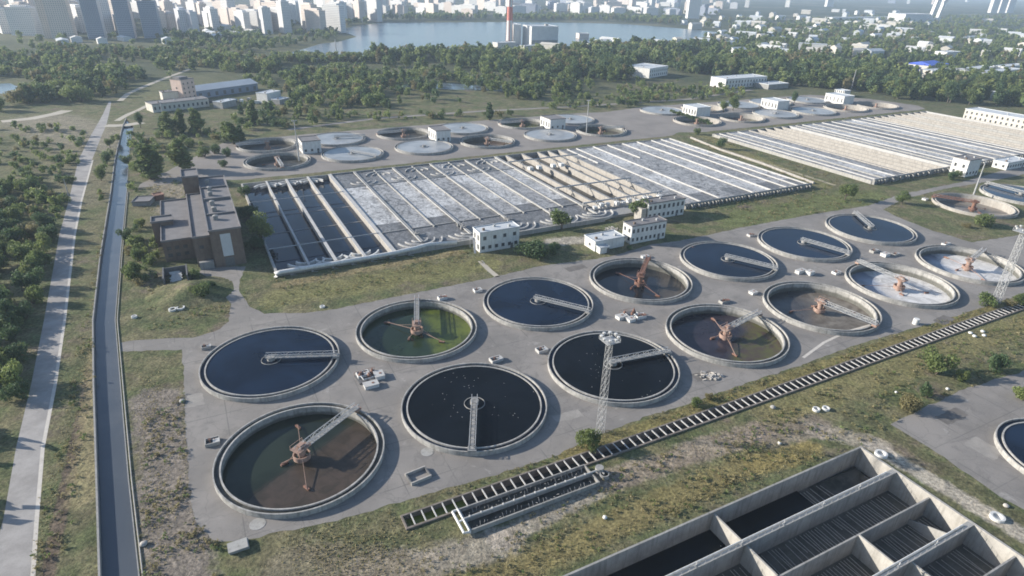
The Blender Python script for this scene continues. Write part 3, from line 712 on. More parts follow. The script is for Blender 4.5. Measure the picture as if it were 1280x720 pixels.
BL = {(0, 0): ('low', 'sludge_dark', 'dark low tank at the far left end of the distant row'), (0, 1): ('low', 'sludge_dark', 'dark low tank with pale bridge beside the left end of the aeration tanks'),
      (1, 0): ('full', 'scum', 'grey scum tank just right of the small white block at the left'), (1, 1): ('full', 'scum', 'grey scum tank second from left, next to the aeration tanks'),
      (2, 0): ('low', 'sludge_dark', 'dark low tank with a white hub in the distant row'), (2, 1): ('full', 'scum', 'grey scum tank in front of the dark white-hub tank'),
      (3, 0): ('full', 'scum', 'grey scum tank behind the white cube block'), (3, 1): ('low', 'water_brown', 'low brown tank in the middle behind the aeration tanks'),
      (4, 0): ('low', 'water_green', 'low greenish tank in the middle of the distant row'), (4, 1): ('full', 'scum', 'bluish grey scum tank left of the thin lamp mast'),
      (5, 0): ('full', 'scum', 'grey tank standing directly behind a white block with windows'), (5, 1): ('low', 'water_mud', 'low tank with cream wall and white hub by the thin lamp mast')}
for k, (kind, w, lab) in BL.items():
    tank(BACK[k], kind, lab, rng.choice([0.3, 2.0, 3.6, 5.2, 5.8]), w, small=True, group='round tanks behind the aeration tanks', bridge=w != 'scum' or k[0] == 1)
FL = {(378, -235): ('low', 'sludge_dark', 'low pale tank at the near left of the far right tanks'), (426, -232): ('low', 'water_mud', 'low cream walled tank left of the small round tree'),
      (470, -234): ('full', 'scum', 'grey tank in front of the middle white pump block'), (516, -231): ('full', 'scum', 'pale blue grey tank in front of the dark tree'),
      (562, -231): ('low', 'water_brown', 'low cream walled tank in front of the right white pump block'), (606, -230): ('low', 'water_brown', 'low cream walled tank at the far right end'),
      (380, -284): ('full', 'scum', 'grey tank ringed by a hedge at the far edge'), (426, -281): ('low', 'water_brown', 'low red brown tank behind the left white pump block'),
      (472, -281): ('full', 'scum', 'grey tank beside the big leafy tree'), (514, -281): ('full', 'scum', 'grey tank behind the middle white pump block'),
      (563, -277): ('full', 'scum', 'grey tank behind the right white pump block')}
for k, (kind, w, lab) in FL.items():
    tank(L(*k), kind, lab, rng.uniform(0, 6), w, small=True, rim='cream' if kind == 'low' else 'rim', group='round tanks behind the right aeration tanks', bridge=False)
tank(SIDE_A, 'low', 'low tank with sunlit cream wall beside a round shrub at the right', 2.6, 'sludge', small=False, rim='cream', rusty=True)
tank(SIDE_B, 'full', 'full blue tank cut by the right edge of the view', 2.0, 'water_clean')
tank(CORNER_T, 'full', 'full tank with pale pinkish rim in the lower right yard', 0.6, 'water_clean', r=16.0)

# concrete valve chambers between the tanks
def valve_box(loc, rz, w, d, h, label, opened=True, rust=False):
    t = thing('valve_chamber', label, 'valve chamber', loc, rz, 'valve chambers between the tanks')
    if opened:
        mb = MB(); tk = 0.22
        mb.box(-w, w, -d, -d + tk, -0.1, h); mb.box(-w, w, d - tk, d, -0.1, h); mb.box(-w, -w + tk, -d + tk, d - tk, -0.1, h); mb.box(w - tk, w, -d + tk, d - tk, -0.1, h)
        mb.build('wall', rng.choice(['white', 'walk', 'concrete']), t)
        MB().box(-w + tk, w - tk, -d + tk, d - tk, -0.05, 0.12).build('chamber_floor', 'dark_steel', t)
        mb = MB(); mb.tube([(-w * .3, 0, 0.1), (-w * .3, 0, h + 0.5)], 0.12, 8); mb.lathe([(0.36, h + .45), (0.36, h + .55), (0.28, h + .55), (0.28, h + .45)], 12, -w * .3, 0, closed=True)
        mb.tube([(w * .35, 0, .1), (w * .35, 0, h + .35)], .1, 8); mb.build('valve_stem', 'rust', t)
        MB().box(w * 0.1, w * 1.02, -d * 1.02, d * .2, h + 0.003, h + 0.1).build('lid', 'walk' if not rust else 'rust', t)
    else:
        MB().box(-w, w, -d, d, -0.1, h).build('wall', 'white', t)
        MB().box(-w - .12, w + .12, -d - .12, d + .12, h, h + 0.14).build('lid', 'walk', t)
        MB().lathe([(0.4, h + .14), (0.4, h + .22), (0, h + .22)], 16, w * .3, 0).build('hatch', 'rust', t)
    return t
for px, py, rz, lab in ((457, 474, A + .1, 'dark rusty pump platform among white chambers above the brown water tank'), (787, 396, A - .1, 'dark rusty pump platform among chambers below the rust bridge tank')):
    t = thing('pump_platform', lab, 'pump', g(px, py) + Vector((.3, .9, 0)), rz)
    MB().box(-3.2, 3.2, -2.4, 2.4, 0, .35).build('deck', 'dark_steel', t)
    for x, y in ((-1.8, .8), (.4, -.6), (2.0, 1.0)):
        MB().lathe([(.55, .35), (.55, 1.3), (.3, 1.5), (.3, 1.9), (0, 1.9)], 16, x, y).build('pump', 'rust', t)
    MB().tube([(-1.8, .8, 1.0), (-1.8, -2.0, 1.0), (2.6, -2.0, 1.0), (2.6, 1.9, .8)], .22, 8).build('pipe', 'steel', t)
    mb = MB()
    for x in (-3.1, 0, 3.1): mb.bar((x, 2.3, .35), (x, 2.3, 1.4), .08)
    mb.bar((-3.1, 2.3, 1.4), (3.1, 2.3, 1.4), .07); mb.build('railing', 'rust', t)
VB = [(266, 554, 1.7, 1.3, 1.0, 1, 'open white valve chamber left of the brown water tank'), (258, 435, 1.4, 1.0, .9, 1, 'open white valve chamber left of the canal side tank'),
      (454, 470, 1.8, 1.4, 1.1, 1, 'open valve chamber with dark pit between three tanks, left one of the pair'), (464, 483, 2.0, 1.2, 1.0, 0, 'long white valve chamber above the brown water tank'),
      (474, 471, 1.3, 1.6, 1.1, 0, 'closed white valve chamber right of the dark pit chamber'),
      (620, 451, 1.9, 1.2, 1.0, 1, 'white valve chamber above the foam speckled tank'), (553, 374, 1.6, 1.0, 1.1, 1, 'rusty topped valve chamber behind the green algae tank'),
      (597, 364, 1.5, 1.2, .9, 1, 'white valve chamber left of the dark blue tank'), (677, 439, 1.7, 1.3, 1.0, 1, 'white valve chamber left of the floodlight mast tank'),
      (776, 398, 1.6, 1.2, 1.1, 0, 'closed white valve chamber below the rust bridge tank, left one'), (788, 401, 1.3, 1.2, 1.0, 0, 'closed low valve chamber below the rust bridge tank, middle one'),
      (800, 397, 1.9, 1.2, 1.2, 1, 'open valve chamber below the rust bridge tank, right one'), (905, 378, 1.9, 1.0, 1.0, 1, 'rust lidded valve chamber above the reddish water tank'),
      (941, 367, 1.3, 1.1, .9, 0, 'small white valve chamber left of the brown mud tank'), (938, 295, 1.5, 1.1, 1.0, 1, 'red lidded valve chamber on the lawn edge, left of a blue tank'),
      (1000, 341, 2.2, 1.0, 1.3, 0, 'long white valve chamber between blue tanks and mud tank'), (1012, 343, 1.4, 1.2, 1.5, 0, 'tall white valve chamber at the end of a long one'),
      (1045, 342, 1.6, 1.1, 1.0, 1, 'open white valve chamber left of the scum coated tank'), (1092, 315, 1.9, 1.1, 1.1, 1, 'open white valve chamber right of the two blue tanks'),
      (1106, 320, 1.6, 1.3, 1.3, 0, 'closed white valve chamber in front of the last blue tank'), (1119, 319, 1.7, 1.0, .9, 1, 'flat valve chamber right of the closed one by the last blue tank'),
      (1182, 306, 1.9, 1.0, .9, 1, 'white valve chamber behind the right end scum tank'), (866, 312, 1.5, 1.0, .9, 1, 'white valve chamber beside the first blue tank, by the white block'),
      (806, 322, 1.6, .8, .9, 0, 'white valve chamber on the rim of the rust bridge tank'), (1156, 250, 1.3, 1.1, .9, 0, 'white box chamber at the left rim of the cream walled side tank')]
for (x, y, w, d, h, op, lab) in VB:
    valve_box(g(x, y), A + rng.uniform(-.06, .06), w, d, h, lab, bool(op), 'rust' in lab or 'red' in lab)

# ================================================================== AERATION TANKS
def lanes(root, mat, segs, z, name='lane_water'):
    """one flat liquid surface per lane; segs = (u0, u1, v0, v1)"""
    for s_ in segs:
        mb = MB(); mb.add([(s_[0], -s_[3], z), (s_[1], -s_[3], z), (s_[1], -s_[2], z), (s_[0], -s_[2], z)], [(0, 1, 2, 3)]); mb.build(name, mat, root)
def lwall(root, u0, u1, v0, v1, z0, z1, mat='concrete', name='lane_wall'):
    mb = MB(); uvbox(mb, u0, u1, v0, v1, z0, z1); return mb.build(name, mat, root)
def arc(mb, cx, cy, r, a0, a1, w, z0, z1, n=14):
    return mb.lathe([(r - w / 2, z0), (r - w / 2, z1), (r + w / 2, z1), (r + w / 2, z0)], n, cx, cy, a0=a0, a1=a1)
ZT = 2.0
VF, VB_ = -63.0, -188.0
# (a) four deep channels of dark water
QA = thing('aeration_tank', 'four deep channels of dark blue water at the left end of the aeration tanks', 'aeration tank', L(0, 0), A, 'aeration tanks')
for u, w in ((10.7, .4), (23.4, .3), (34.0, .5), (45.8, .45), (58.3, .8)):
    lwall(QA, u - w, u + w, VB_, VF, -2.0, ZT + (0.004 if u > 11 else 0), 'concrete' if u < 40 else 'cream')
    if u > 11: lwall(QA, u - w - .15, u + w + .15, VB_, VF - .6, ZT + 0.004, ZT + 0.22, 'walk', 'walkway')
lwall(QA, 10.2, 58.9, VF, VF + 0.6, -2, ZT, 'concrete', 'end_wall'); lwall(QA, 10.2, 58.9, VB_ - 0.6, VB_, -2, ZT, 'concrete', 'end_wall')
lanes(QA, 'water_clean', [(11.1, 57.5, VB_, VF)], -0.9, 'water_surface')
for v, z in ((-152, 2.35), (-86, 2.35)):
    mb = MB(); mb.tube([(11, -v, z), (58, -v, z)], 0.22, 8); mb.build('cross_pipe', 'steel', QA)
for v in (-112, -136): lwall(QA, 11.2, 57.2, v - .3, v + .3, -1.6, -0.75, 'grey', 'baffle_wall')
for cx in (23.4, 34.0, 45.8):
    for rr, w in ((4.3, .5), (7.8, .6)):
        arc(MB(), cx, -VF + 9.0, rr, R(200), R(340), w, 0.2, 1.6).build('flow_deflector', 'white', QA); arc(MB(), cx, -VB_ - 10, rr, R(20), R(160), w, .2, 1.6).build('flow_deflector', 'white', QA)
mb = MB(); mb.tube([(10.2, 62.0, 0.3), (10.2, 61.9, 1.6), (12.0, 61.7, 1.9), (40, 61.7, 1.9), (58, 61.7, 2.1), (68, 62.6, 2.4), (74, 64, 2.4), (86, 61.6, 2.2)], 0.85, 12); mb.build('air_main', 'white', QA, smooth=True)
for u in (16, 24, 32, 40, 48, 56, 64): MB().box(u - .4, u + .4, 61.1, 62.3, -.1, 1.15).bar((u + .38, 61.2, 0.2), (u + 1.9, 60.4, 0), .25).build('pipe_support', 'grey', QA)

# (b) grey foaming lanes with curved ends
QB = thing('aeration_tank', 'wide grey foaming lanes with curved white deflectors at both ends', 'aeration tank', L(0, 0), A, 'aeration tanks')
ub = [58.9, 72.7, 84.3, 96.2, 108, 120, 131.8, 143.6, 154.5, 164.6]
for i, u in enumerate(ub[1:], 1):
    main = i % 2 == 1
    lwall(QB, u - (.55 if main else .28), u + (.55 if main else .28), VB_ + 0.6, (VF - 6 if main else VF - 22), 0, ZT + (.25 if main else 0.1), 'concrete')
    if main:
        mb = MB(); mb.box(u - .9, u - .62, -VF + 5, -VB_ - .6, ZT + .2, ZT + .45); mb.build('air_pipe', 'walk', QB)
lwall(QB, 58.9, 165, VF, VF + .7, -.2, ZT + .15, 'concrete', 'end_wall'); lwall(QB, 58.9, 165, VB_ - .7, VB_, -.2, ZT + .2, 'grey', 'end_wall')
for v in (-87, -160): lwall(QB, 59, 164.5, v - .35, v + .35, 0, ZT - .15, 'grey', 'cross_wall')
for i in range(9):
    a, b = ub[i], ub[i + 1]
    lanes(QB, 'aerated_white' if i % 3 != 1 else 'aerated', [(a, b, -159.7, -112 if i % 2 else -98)], 1.5)
    lanes(QB, 'aerated_calm' if i % 2 == 0 else 'aerated', [(a, b, -112 if i % 2 else -98, -87.3)], 1.5)
    lanes(QB, 'aerated_calm', [(a, b, -86.7, VF)], 1.45); lanes(QB, 'aerated' if i % 3 == 2 else 'aerated_calm', [(a, b, VB_, -160.3)], 1.45)
for i in range(0, 9, 2):
    u = ub[i + 1] if i + 1 < len(ub) else ub[-1]
    for rr, w in ((3.6, .55), (6.8, .55), (10.2, .5)): arc(MB(), u, 73.0, rr, R(188), R(352), w, 0.8, ZT + .1).build('flow_deflector', 'walk', QB)
    if i + 2 < len(ub):
        for rr, w in ((3.6, .5), (7.2, .5)):
            arc(MB(), ub[i + 2], 176.5, rr, R(8), R(172), w, 0.8, ZT + .1).build('flow_deflector', 'walk', QB); arc(MB(), u, 168.5, rr, R(188), R(352), w * .8, .8, ZT).build('flow_deflector', 'walk', QB)
    for q in range(5): x = u + rng.uniform(-1.5, 1.5); y = 79 + rng.uniform(-2.5, 2.5); MB().box(x - .5, x + .5, y - .4, y + .4, 1.5, 2.9).bar((x, y, 2.6), (x + rng.uniform(-2, 2), y + 2, 3.2), .2).build('mixer_drive', 'grey', QB)

# (c) drained lanes with sunlit walls and raised air pipes
QC = thing('aeration_tank', 'drained lanes with bare sunlit cream walls and arched pipes over them', 'aeration tank', L(0, 0), A, 'aeration tanks')
for i, u in enumerate((165, 172.6, 184.4, 196.4, 204.4, 212.5)):
    lwall(QC, u - .5, u + .5, VB_, VF - 12 + (.5 if i in (0, 5) else 0), -3.2, ZT + .1, 'cream')
    lwall(QC, u - .5, u + .9, VB_, VF - 12.2, ZT + .104, ZT + .24, 'grey', 'walkway')
lwall(QC, 164.4, 213.1, VF - 12.2, VF - 11.5, -3.2, ZT, 'cream', 'end_wall'); lwall(QC, 164.4, 213.1, VB_ - .7, VB_, -3.2, ZT + .2, 'grey', 'end_wall')
lanes(QC, 'sludge_dark', [(165.6, 212, VB_, VF - 12.2)], -1.3, 'lane_floor')
lwall(QC, 164.6, 213, VF - 11.5, VF - 2, -.2, 1.2, 'grey', 'front_gallery')
for vv in (-80, -108, -166):
    mb = MB(); z = 4.2
    mb.tube([(163, -vv, z), (214, -vv, z)], .38, 10)
    for u in (165, 172.6, 184.4, 196.4, 204.4, 212.5):
        mb.tube([(u, -vv, z), (u, -vv + 1.6, z - .3), (u, -vv + 2.6, 2.2)], .3, 8); mb.bar((u - 1.2, -vv, 2.1), (u, -vv, z), .25); mb.bar((u + 1.2, -vv, 2.1), (u, -vv, z), .25)
    mb.build('air_main', 'steel', QC)
for k in range(10):
    u = 167 + k * 4.6; MB().box(u, u + 2.2, 75.4 + (k % 3), 77.6 + (k % 3), 1.2, 3.0 + (k % 2) * .8).build('gate_hoist', 'white', QC)
for u in (170, 176, 186, 192): MB().box(u, u + 2.5, 150, 153, 2.2, 4.0).build('gate_hoist', 'white', QC)

# (d) grey foaming lanes at the right
QD = thing('aeration_tank', 'broad grey foaming lanes between thin white walls, right of the drained lanes', 'aeration tank', L(0, 0), A, 'aeration tanks')
ud = [213.2, 219.5, 227, 241, 253, 266, 279, 292, 301, 309]
for i, u in enumerate(ud):
    half = i in (1, 4, 6)
    lwall(QD, u - (.22 if half else .38), u + (.22 if half else .38), VB_, (VF if not half else (-150 if i != 6 else VF)), 0, ZT + .15 + (.1 if half else 0), 'walk')
lwall(QD, 213, 309.5, VF, VF + .7, -.2, ZT, 'grey', 'end_wall'); lwall(QD, 213, 309.5, VB_ - .7, VB_, -.2, ZT, 'grey', 'end_wall')
for i in range(9):
    lanes(QD, ('aerated', 'aerated', 'aerated_white')[i % 3], [(ud[i], ud[i + 1], VB_, VF - (0 if i % 2 else 14))], 1.5)
    if not i % 2: lanes(QD, 'aerated_calm', [(ud[i], ud[i + 1], VF - 14, VF)], 1.5)
mb = MB(); mb.tube([(213, 61.0, 2.6), (309, 61.0, 2.6)], .55, 10); mb.build('air_main', 'grey', QD)
for k in range(40):
    u = 214 + k * 2.4 + rng.uniform(-.5, .5); MB().box(u, u + rng.uniform(.4, 1.2), 60.4, 61.8, -.1, rng.uniform(1.8, 3.4)).build('pipe_support', 'grey', QD)

# second block on the right
def block2(label, us, kinds, wallmats, front=-52.6, back=-186.4, deep=True):
    q = thing('aeration_tank', label, 'aeration tank', L(0, 0), A, 'right aeration tanks')
    z0 = -3.0
    for i, u in enumerate(us):
        w = .55 if wallmats[i] == 'walk' else .42
        lwall(q, u - w, u + w, back, front, z0 if deep else 0, ZT + .1, wallmats[i])
    lwall(q, us[0] - .6, us[-1] + .6, front, front + .8, z0, ZT, 'grey', 'end_wall'); lwall(q, us[0] - .6, us[-1] + .6, back - .8, back, z0, ZT, 'grey', 'end_wall')
    for i, k in enumerate(kinds):
        lanes(q, 'sludge_dark' if k == 'dry' else k, [(us[i], us[i + 1], back, front)], -1.5 if k == 'dry' else 1.5 + (0.002 * i), 'lane_floor' if k == 'dry' else 'lane_water')
    for k in range(int((us[-1] - us[0]) / 2.6)):
        u = us[0] + k * 2.6 + rng.uniform(-.5, .5); MB().box(u, u + rng.uniform(.5, 1.6), -front - 1.2 - rng.uniform(.2, 1.5), -front - 1.0, -.1, rng.uniform(2.2, 3.6)).build('pipe_support', 'grey', q)
    MB().tube([(us[0], -front - 1.7, 2.8), (us[-1], -front - 1.7, 2.8)], .5, 8).build('air_main', 'grey', q); return q
block2('grey foaming lanes at the near left end of the right block', [351, 357, 364.5, 376, 388], ['aerated', 'aerated', 'aerated_white', 'aerated'], ['concrete', 'walk', 'concrete', 'walk', 'cream'], deep=False)
block2('drained cream coloured lanes in the near half of the right block', [388.6, 397.5, 406.5, 415.6, 424.8, 433.8], ['dry'] * 5, ['walk', 'cream', 'cream', 'cream', 'cream', 'walk'])
block2('long grey lanes with thin white walls in the middle of the right block', [434.4, 441, 449, 461, 473, 485, 498, 511, 523, 531], ['aerated', 'aerated', 'aerated_white', 'aerated', 'aerated_calm', 'aerated', 'aerated_white', 'aerated', 'aerated_calm'],
       ['walk', 'concrete', 'walk', 'concrete', 'walk', 'walk', 'concrete', 'walk', 'walk', 'walk'], deep=False)
block2('drained brownish lanes at the far end of the right block', [531.8, 541, 550.5, 560, 569.5, 579, 588.5, 598, 607.5, 616.6], ['dry'] * 9, ['walk'] + ['cream', 'cream', 'concrete'] * 2 + ['cream'] * 2 + ['walk'])
tag(MB().tube([tuple(L(318, -66, .6)), tuple(L(323, -110, .6)), tuple(L(324, -150, .6)), tuple(L(330, -188, .6))], .8, 8).build('pipe', 'cream'), 'long cream pipe lying in the grass between the two blocks', 'pipe')

# ================================================================== BUILDINGS
def building(name, label, cat, u0, u1, v0, v1, h, wall='beige', roof='roof', rows=(), left=(), door=True, parapet=0.35, group=None, rz=A, origin=None):
    """walls, roof slab with parapet, every window a part; rows = (z0, z1, count) on the viewer's side, left = same on the left end"""
    o = origin or L((u0 + u1) / 2, (v0 + v1) / 2); w, d = (u1 - u0) / 2, (v1 - v0) / 2
    t = thing(name, label, cat, o, rz, group)
    MB().box(-w, w, -d, d, -.2, h).build('wall', wall, t)
    mb = MB(); e = .25
    mb.box(-w - e, w + e, -d - e, d + e, h, h + .18)
    mb.box(-w - e, w + e, -d - e, -d, h + .18, h + parapet + .18); mb.box(-w - e, w + e, d, d + e, h + .18, h + parapet + .18); mb.box(-w - e, -w, -d, d, h + .18, h + parapet + .18); mb.box(w, w + e, -d, d, h + .18, h + parapet + .18)
    mb.build('roof', roof, t)
    if group is None and w > 5 and h < 14:
        for k in range(3):
            x, y = -w * .7 + k * w * .65, d * (.35 if k % 2 else -.3); MB().box(x - .5, x + .5, y - .4, y + .4, h + .18, h + 1.1).build('roof_vent', 'steel' if k else 'brown', t)
        MB().tube([(w + .12, -d + .4, 0), (w + .12, -d + .4, h)], .09, 6).build('downpipe', 'steel', t)
    def win(x0, x1, z0, z1, side):
        f, gl = MB(), MB()
        if side == 'f': f.box(x0 - .12, x1 + .12, -d - .07, -d - .003, z0 - .15, z0 - .03); gl.box(x0, x1, -d - .03, -d + .1, z0, z1)
        else: f.box(-w - .07, -w - .003, x0 - .12, x1 + .12, z0 - .15, z0 - .03); gl.box(-w - .03, -w + .1, x0, x1, z0, z1)
        p = gl.build('window', 'glass', t); f.build('sill', 'walk', p)
    for z0, z1, n in rows:
        for k in range(n):
            c = -w + (k + .5) * 2 * w / n; ww = min(.75, w / n * .48); win(c - ww, c + ww, z0, z1, 'f')
    for z0, z1, n in left:
        for k in range(n):
            c = -d + (k + .5) * 2 * d / n; ww = min(.75, d / n * .5); win(c - ww, c + ww, z0, z1, 'l')
    if door: MB().box(w * .55, w * .55 + 1.3, -d - .05, -d + .05, -.05, 2.3).build('door', 'dark_steel', t)
    return t
b1 = building('control_house', 'white two storey block beside the foaming lanes, left of the big bush', 'building', 92.5, 111.5, -58.5, -51.5, 9.0, 'white', 'roof_light', [(1.4, 2.9, 6), (5.6, 7.2, 4)], [(1.2, 3.4, 2), (5.4, 7.6, 2)])
mb = MB(); mb.bar((-11.5, -3, 0), (-9.7, 2.5, 5), .9, .15); mb.box(-11.2, -9.6, 2, 4, 4.8, 5); mb.bar((-11.2, 3, 0), (-11.2, 3, 5), .15); mb.build('staircase', 'steel', b1)
building('control_house', 'white two storey block with window rows in front of the rust bridge tank', 'building', 158.5, 178, -39.5, -33, 8.4, 'white', 'roof', [(1.2, 2.8, 8), (5.2, 7.0, 8)], [(1.4, 3.0, 2), (5.2, 7.0, 2)])
b3 = building('control_house', 'pale block with broken front, right behind the leaning tree at the lanes', 'building', 185, 208, -62, -55, 8.4, 'white', 'roof', [(1.2, 3.0, 8), (5.2, 7.2, 8)], [(1.2, 3.2, 2), (5.2, 7.2, 2)])
MB().box(-15.5, -12.6, -3.5, 2.0, 0, 6.5).build('annex', 'cream', b3)
building('shed', 'low white shed left of the white block with window rows', 'shed', 139, 154.5, -41, -32.5, 4.4, 'white', 'roof_light', [], [(1.4, 2.6, 1)], False)
building('shed', 'tiny white lean to at the corner of the low shed', 'shed', 139.5, 144, -32.2, -29.2, 2.6, 'white', 'roof_light', [], [], True)
for (u0, u1, v0, v1, h, lab) in ((54, 66, -262, -248, 8, 'white cube block at the left among the round tanks behind'), (146, 157, -262, -246, 8, 'white block with a grey roof in the middle of the round tanks behind'),
                                 (243, 257, -268, -252, 8, 'white block with tall windows at the right of the round tanks behind')):
    building('pump_block', lab, 'building', u0, u1, v0, v1, h, 'white', 'roof', [(1.5, 3, 3)], [(2.0, 5.5, 4)], True, group='white pump blocks behind the tanks')
for (u0, u1, v0, v1, h, lab) in ((390, 406, -268, -250, 8, 'left white pump block among the far right tanks'), (487, 502, -268, -248, 8, 'middle white pump block among the far right tanks'),
                                 (577, 592, -268, -246, 8, 'right white pump block among the far right tanks'), (622, 632, -292, -280, 6, 'farthest small white hut behind the right tanks')):
    building('pump_block', lab, 'building', u0, u1, v0, v1, h, 'white', 'roof_light', [], [(2.2, 6.0, 5)], False, group='white pump blocks behind the right tanks')
building('control_house', 'tall white block at the front corner of the right aeration block', 'building', 421.5, 435, -48, -38, 10.5, 'white', 'roof', [(1.5, 3, 4)], [(1.5, 3.5, 2), (5.5, 7.5, 2)])
building('control_house', 'pale low building cut off by the right edge beside the right block', 'building', 466, 490, -46, -37, 4.6, 'white', 'roof_light', [(1.5, 3, 8)], [(1.5, 3, 2)])
building('long_building', 'long beige building with many windows at the right edge', 'building', 623, 642, -156, -62, 9.0, 'beige', 'roof_light', [], [(1.5, 3.5, 22), (5.5, 7.5, 22)], False)

# pump house beside the canal
PH = thing('pump_house', 'brown stepped pump house with flat dark roofs, left of the deep water channels', 'building', L(0, 0))
def ph(name, u0, u1, v0, v1, h, roof=True, z0=-.2):
    mb = MB(); uvbox(mb, u0, u1, v0, v1, z0, h); w = mb.build(name, 'brown', PH)
    if roof:
        mb = MB(); uvbox(mb, u0 - .3, u1 + .3, v0 - .3, v1 + .3, h, h + .15)
        uvbox(mb, u0 - .3, u0 + .1, v0 - .3, v1 + .3, h + .15, h + .75); uvbox(mb, u1 - .1, u1 + .3, v0 - .3, v1 + .3, h + .15, h + .75); uvbox(mb, u0 + .1, u1 - .1, v1 - .1, v1 + .3, h + .15, h + .75); uvbox(mb, u0 + .1, u1 - .1, v0 - .3, v0 + .1, h + .15, h + .75)
        mb.build('roof', 'roof', PH)
ph('main_hall', -10, 1.5, -158, -80.5, 15.3); ph('side_wing', -27.6, -16.2, -149, -94.5, 8.6); ph('link_wing', -16.2, -10, -143, -84, 12.2); ph('stair_tower', -16.8, -10, -160, -147, 19.5); ph('porch', -31, -23, -121, -114, 10.5)
for v0, v1, z in ((-121, -120, 16.6), (-100.5, -99.8, 16.2), (-140, -139.4, 16.2)):
    mb = MB(); uvbox(mb, -9.5, 1.2, v0, v1, 15.46, z); mb.build('roof_ridge', 'roof', PH)
for k, (u, v) in enumerate(((-6.5, -94), (-6.2, -105), (-6.5, -114), (-6.4, -128), (-6.2, -136), (-6.5, -148))):
    mb = MB(); uvbox(mb, u - .9, u + .9, v - .9, v + .9, 15.4, 17.0); mb.lathe([(1.1, 17.0), (1.1, 17.25), (0, 17.6)], 16, u, -v); mb.build('roof_vent', 'grey', PH)
mb = MB(); uvbox(mb, -6.4, -2.6, -80.5, -80.38, 4.4, 13.8); mb.build('window', 'roof_light', PH)
mb = MB(); uvbox(mb, -6.2, -2.8, -80.5, -80.40, 0, 3.8); mb.build('gate', 'dark_steel', PH)
for z in (2.0, 5.0):
    for u in (-25.5, -22.6, -19.5):
        mb = MB(); uvbox(mb, u - .8, u + .8, -94.5, -94.42, z, z + 1.4); mb.build('window', 'glass', PH)
mb = MB(); uvbox(mb, -14.4, -12.8, -84, -83.9, 7.6, 9.0); mb.build('window', 'glass', PH)
mb = MB(); uvbox(mb, -15.6, -10.4, -82.6, -80.8, -.1, 3.0); mb.build('annex', 'grey', PH)
for (v, z) in ((-112, 6), (-126, 6), (-138, 6), (-118, 9.2), (-132, 9.2)):
    mb = MB(); uvbox(mb, -27.68, -27.6, v - 1.2, v + 1.2, z - 3, z - 1.4); mb.build('window', 'glass', PH)

# grass mound with a ribbed inlet frame and stone rings
mb = MB(); c0 = UV(g(238, 366))
vs, fs = [], []
N = 26
for i in range(N + 1):
    for j in range(N + 1):
        x, y = (i / N - .5) * 2, (j / N - .5) * 2; rr = math.hypot(x, y)
        vs.append((x * 15, y * 14, max(0, 3.6 * (1 - rr ** 1.6)) * (0.85 + .25 * math.sin(x * 5 + 1) * math.cos(y * 4)) - .05))
for i in range(N):
    for j in range(N): fs.append((i * (N + 1) + j, (i + 1) * (N + 1) + j, (i + 1) * (N + 1) + j + 1, i * (N + 1) + j + 1))
mb.add(vs, fs); o = mb.build('terrain_mound', 'ground', None, True, L(*c0)); tag(o, kind='structure'); o.rotation_euler = (0, 0, A)
t = thing('inlet_frame', 'white ribbed inlet well in a dark frame by the brown pump house', 'inlet well', g(221, 350), A)
mb = MB()
for x in (-4, 4): mb.box(x - .25, x + .25, -5, 6, -.1, 3.6)
mb.box(-4, 4, 5.6, 6.0, -.1, 3.2); mb.build('side_wall', 'dark_steel', t)
mb = MB()
for k in range(9): y = -4.5 + k * 1.1; mb.box(-1.8 + rng.uniform(-.6, .4), 1.8 + rng.uniform(-.4, .6), y, y + .55, .4 + k * .12, .75 + k * .12)
mb.build('rib_stack', 'white', t)
def ring(loc, r, label, mat='white', h=.7, cat='ring'):
    t = MB().lathe([(r, -.1), (r, h), (r * .66, h), (r * .66, .05), (0, .05)], 24).build('concrete_ring', mat, None, False, loc); return tag(t, label, cat, 'loose concrete rings')
ring(g(216, 388), 1.3, 'left one of two white rings on the grass mound'); ring(g(226, 386), 1.4, 'right one of two white rings on the grass mound')
ring(g(1101, 569), 1.5, 'white concrete ring by the near corner of the sunken basin'); ring(g(1246, 648), 1.5, 'white concrete ring with rusty hub, right of the basin wall')
ring(g(1020, 513), 1.0, 'left one of two white rings in the grass above the basin'); ring(g(1032, 512), 1.0, 'right one of two white rings in the grass above the basin')
ring(g(168, 397), .9, 'small white ring on grass near the canal'); ring(g(534, 565), 1.6, 'flat pale ring cover on the paving below the speckled tank', 'concrete', .06)
ring(g(322, 655), 1.7, 'flat pale ring cover below the brown water tank', 'concrete', .06); ring(g(403, 384), .9, 'white ring on the lawn edge behind the tanks', 'white', .5)
def boulder(loc, r, label, mat='white', sq=.8):
    r *= .72; q = random.Random(int(loc.x * 31 + loc.y * 7)); mb = MB(); n, m_ = 12, 7; vs = [(0, 0, r * sq)]
    for i in range(1, m_):
        for k in range(n):
            th, ph_ = math.pi * i / m_, 2 * math.pi * k / n; e = r * q.uniform(.88, 1.1)
            vs.append((e * math.sin(th) * math.cos(ph_), e * math.sin(th) * math.sin(ph_), e * math.cos(th) * sq))
    vs.append((0, 0, -r * sq)); fs = [(0, 1 + k, 1 + (k + 1) % n) for k in range(n)]
    for i in range(m_ - 2):
        for k in range(n): a = 1 + i * n; fs.append((a + k, a + n + k, a + n + (k + 1) % n, a + (k + 1) % n))
    a = 1 + (m_ - 2) * n; fs += [(a + k, len(vs) - 1, a + (k + 1) % n) for k in range(n)]
    mb.add(vs, fs); return tag(mb.build('stone', mat, None, True, loc + Vector((0, 0, r * sq * .7))), label, 'stone')
boulder(g(756, 648), .75, 'round white stone in the dry grass below the twin troughs'); boulder(g(974, 555), .7, 'white stone in the yellow grass above the basin')
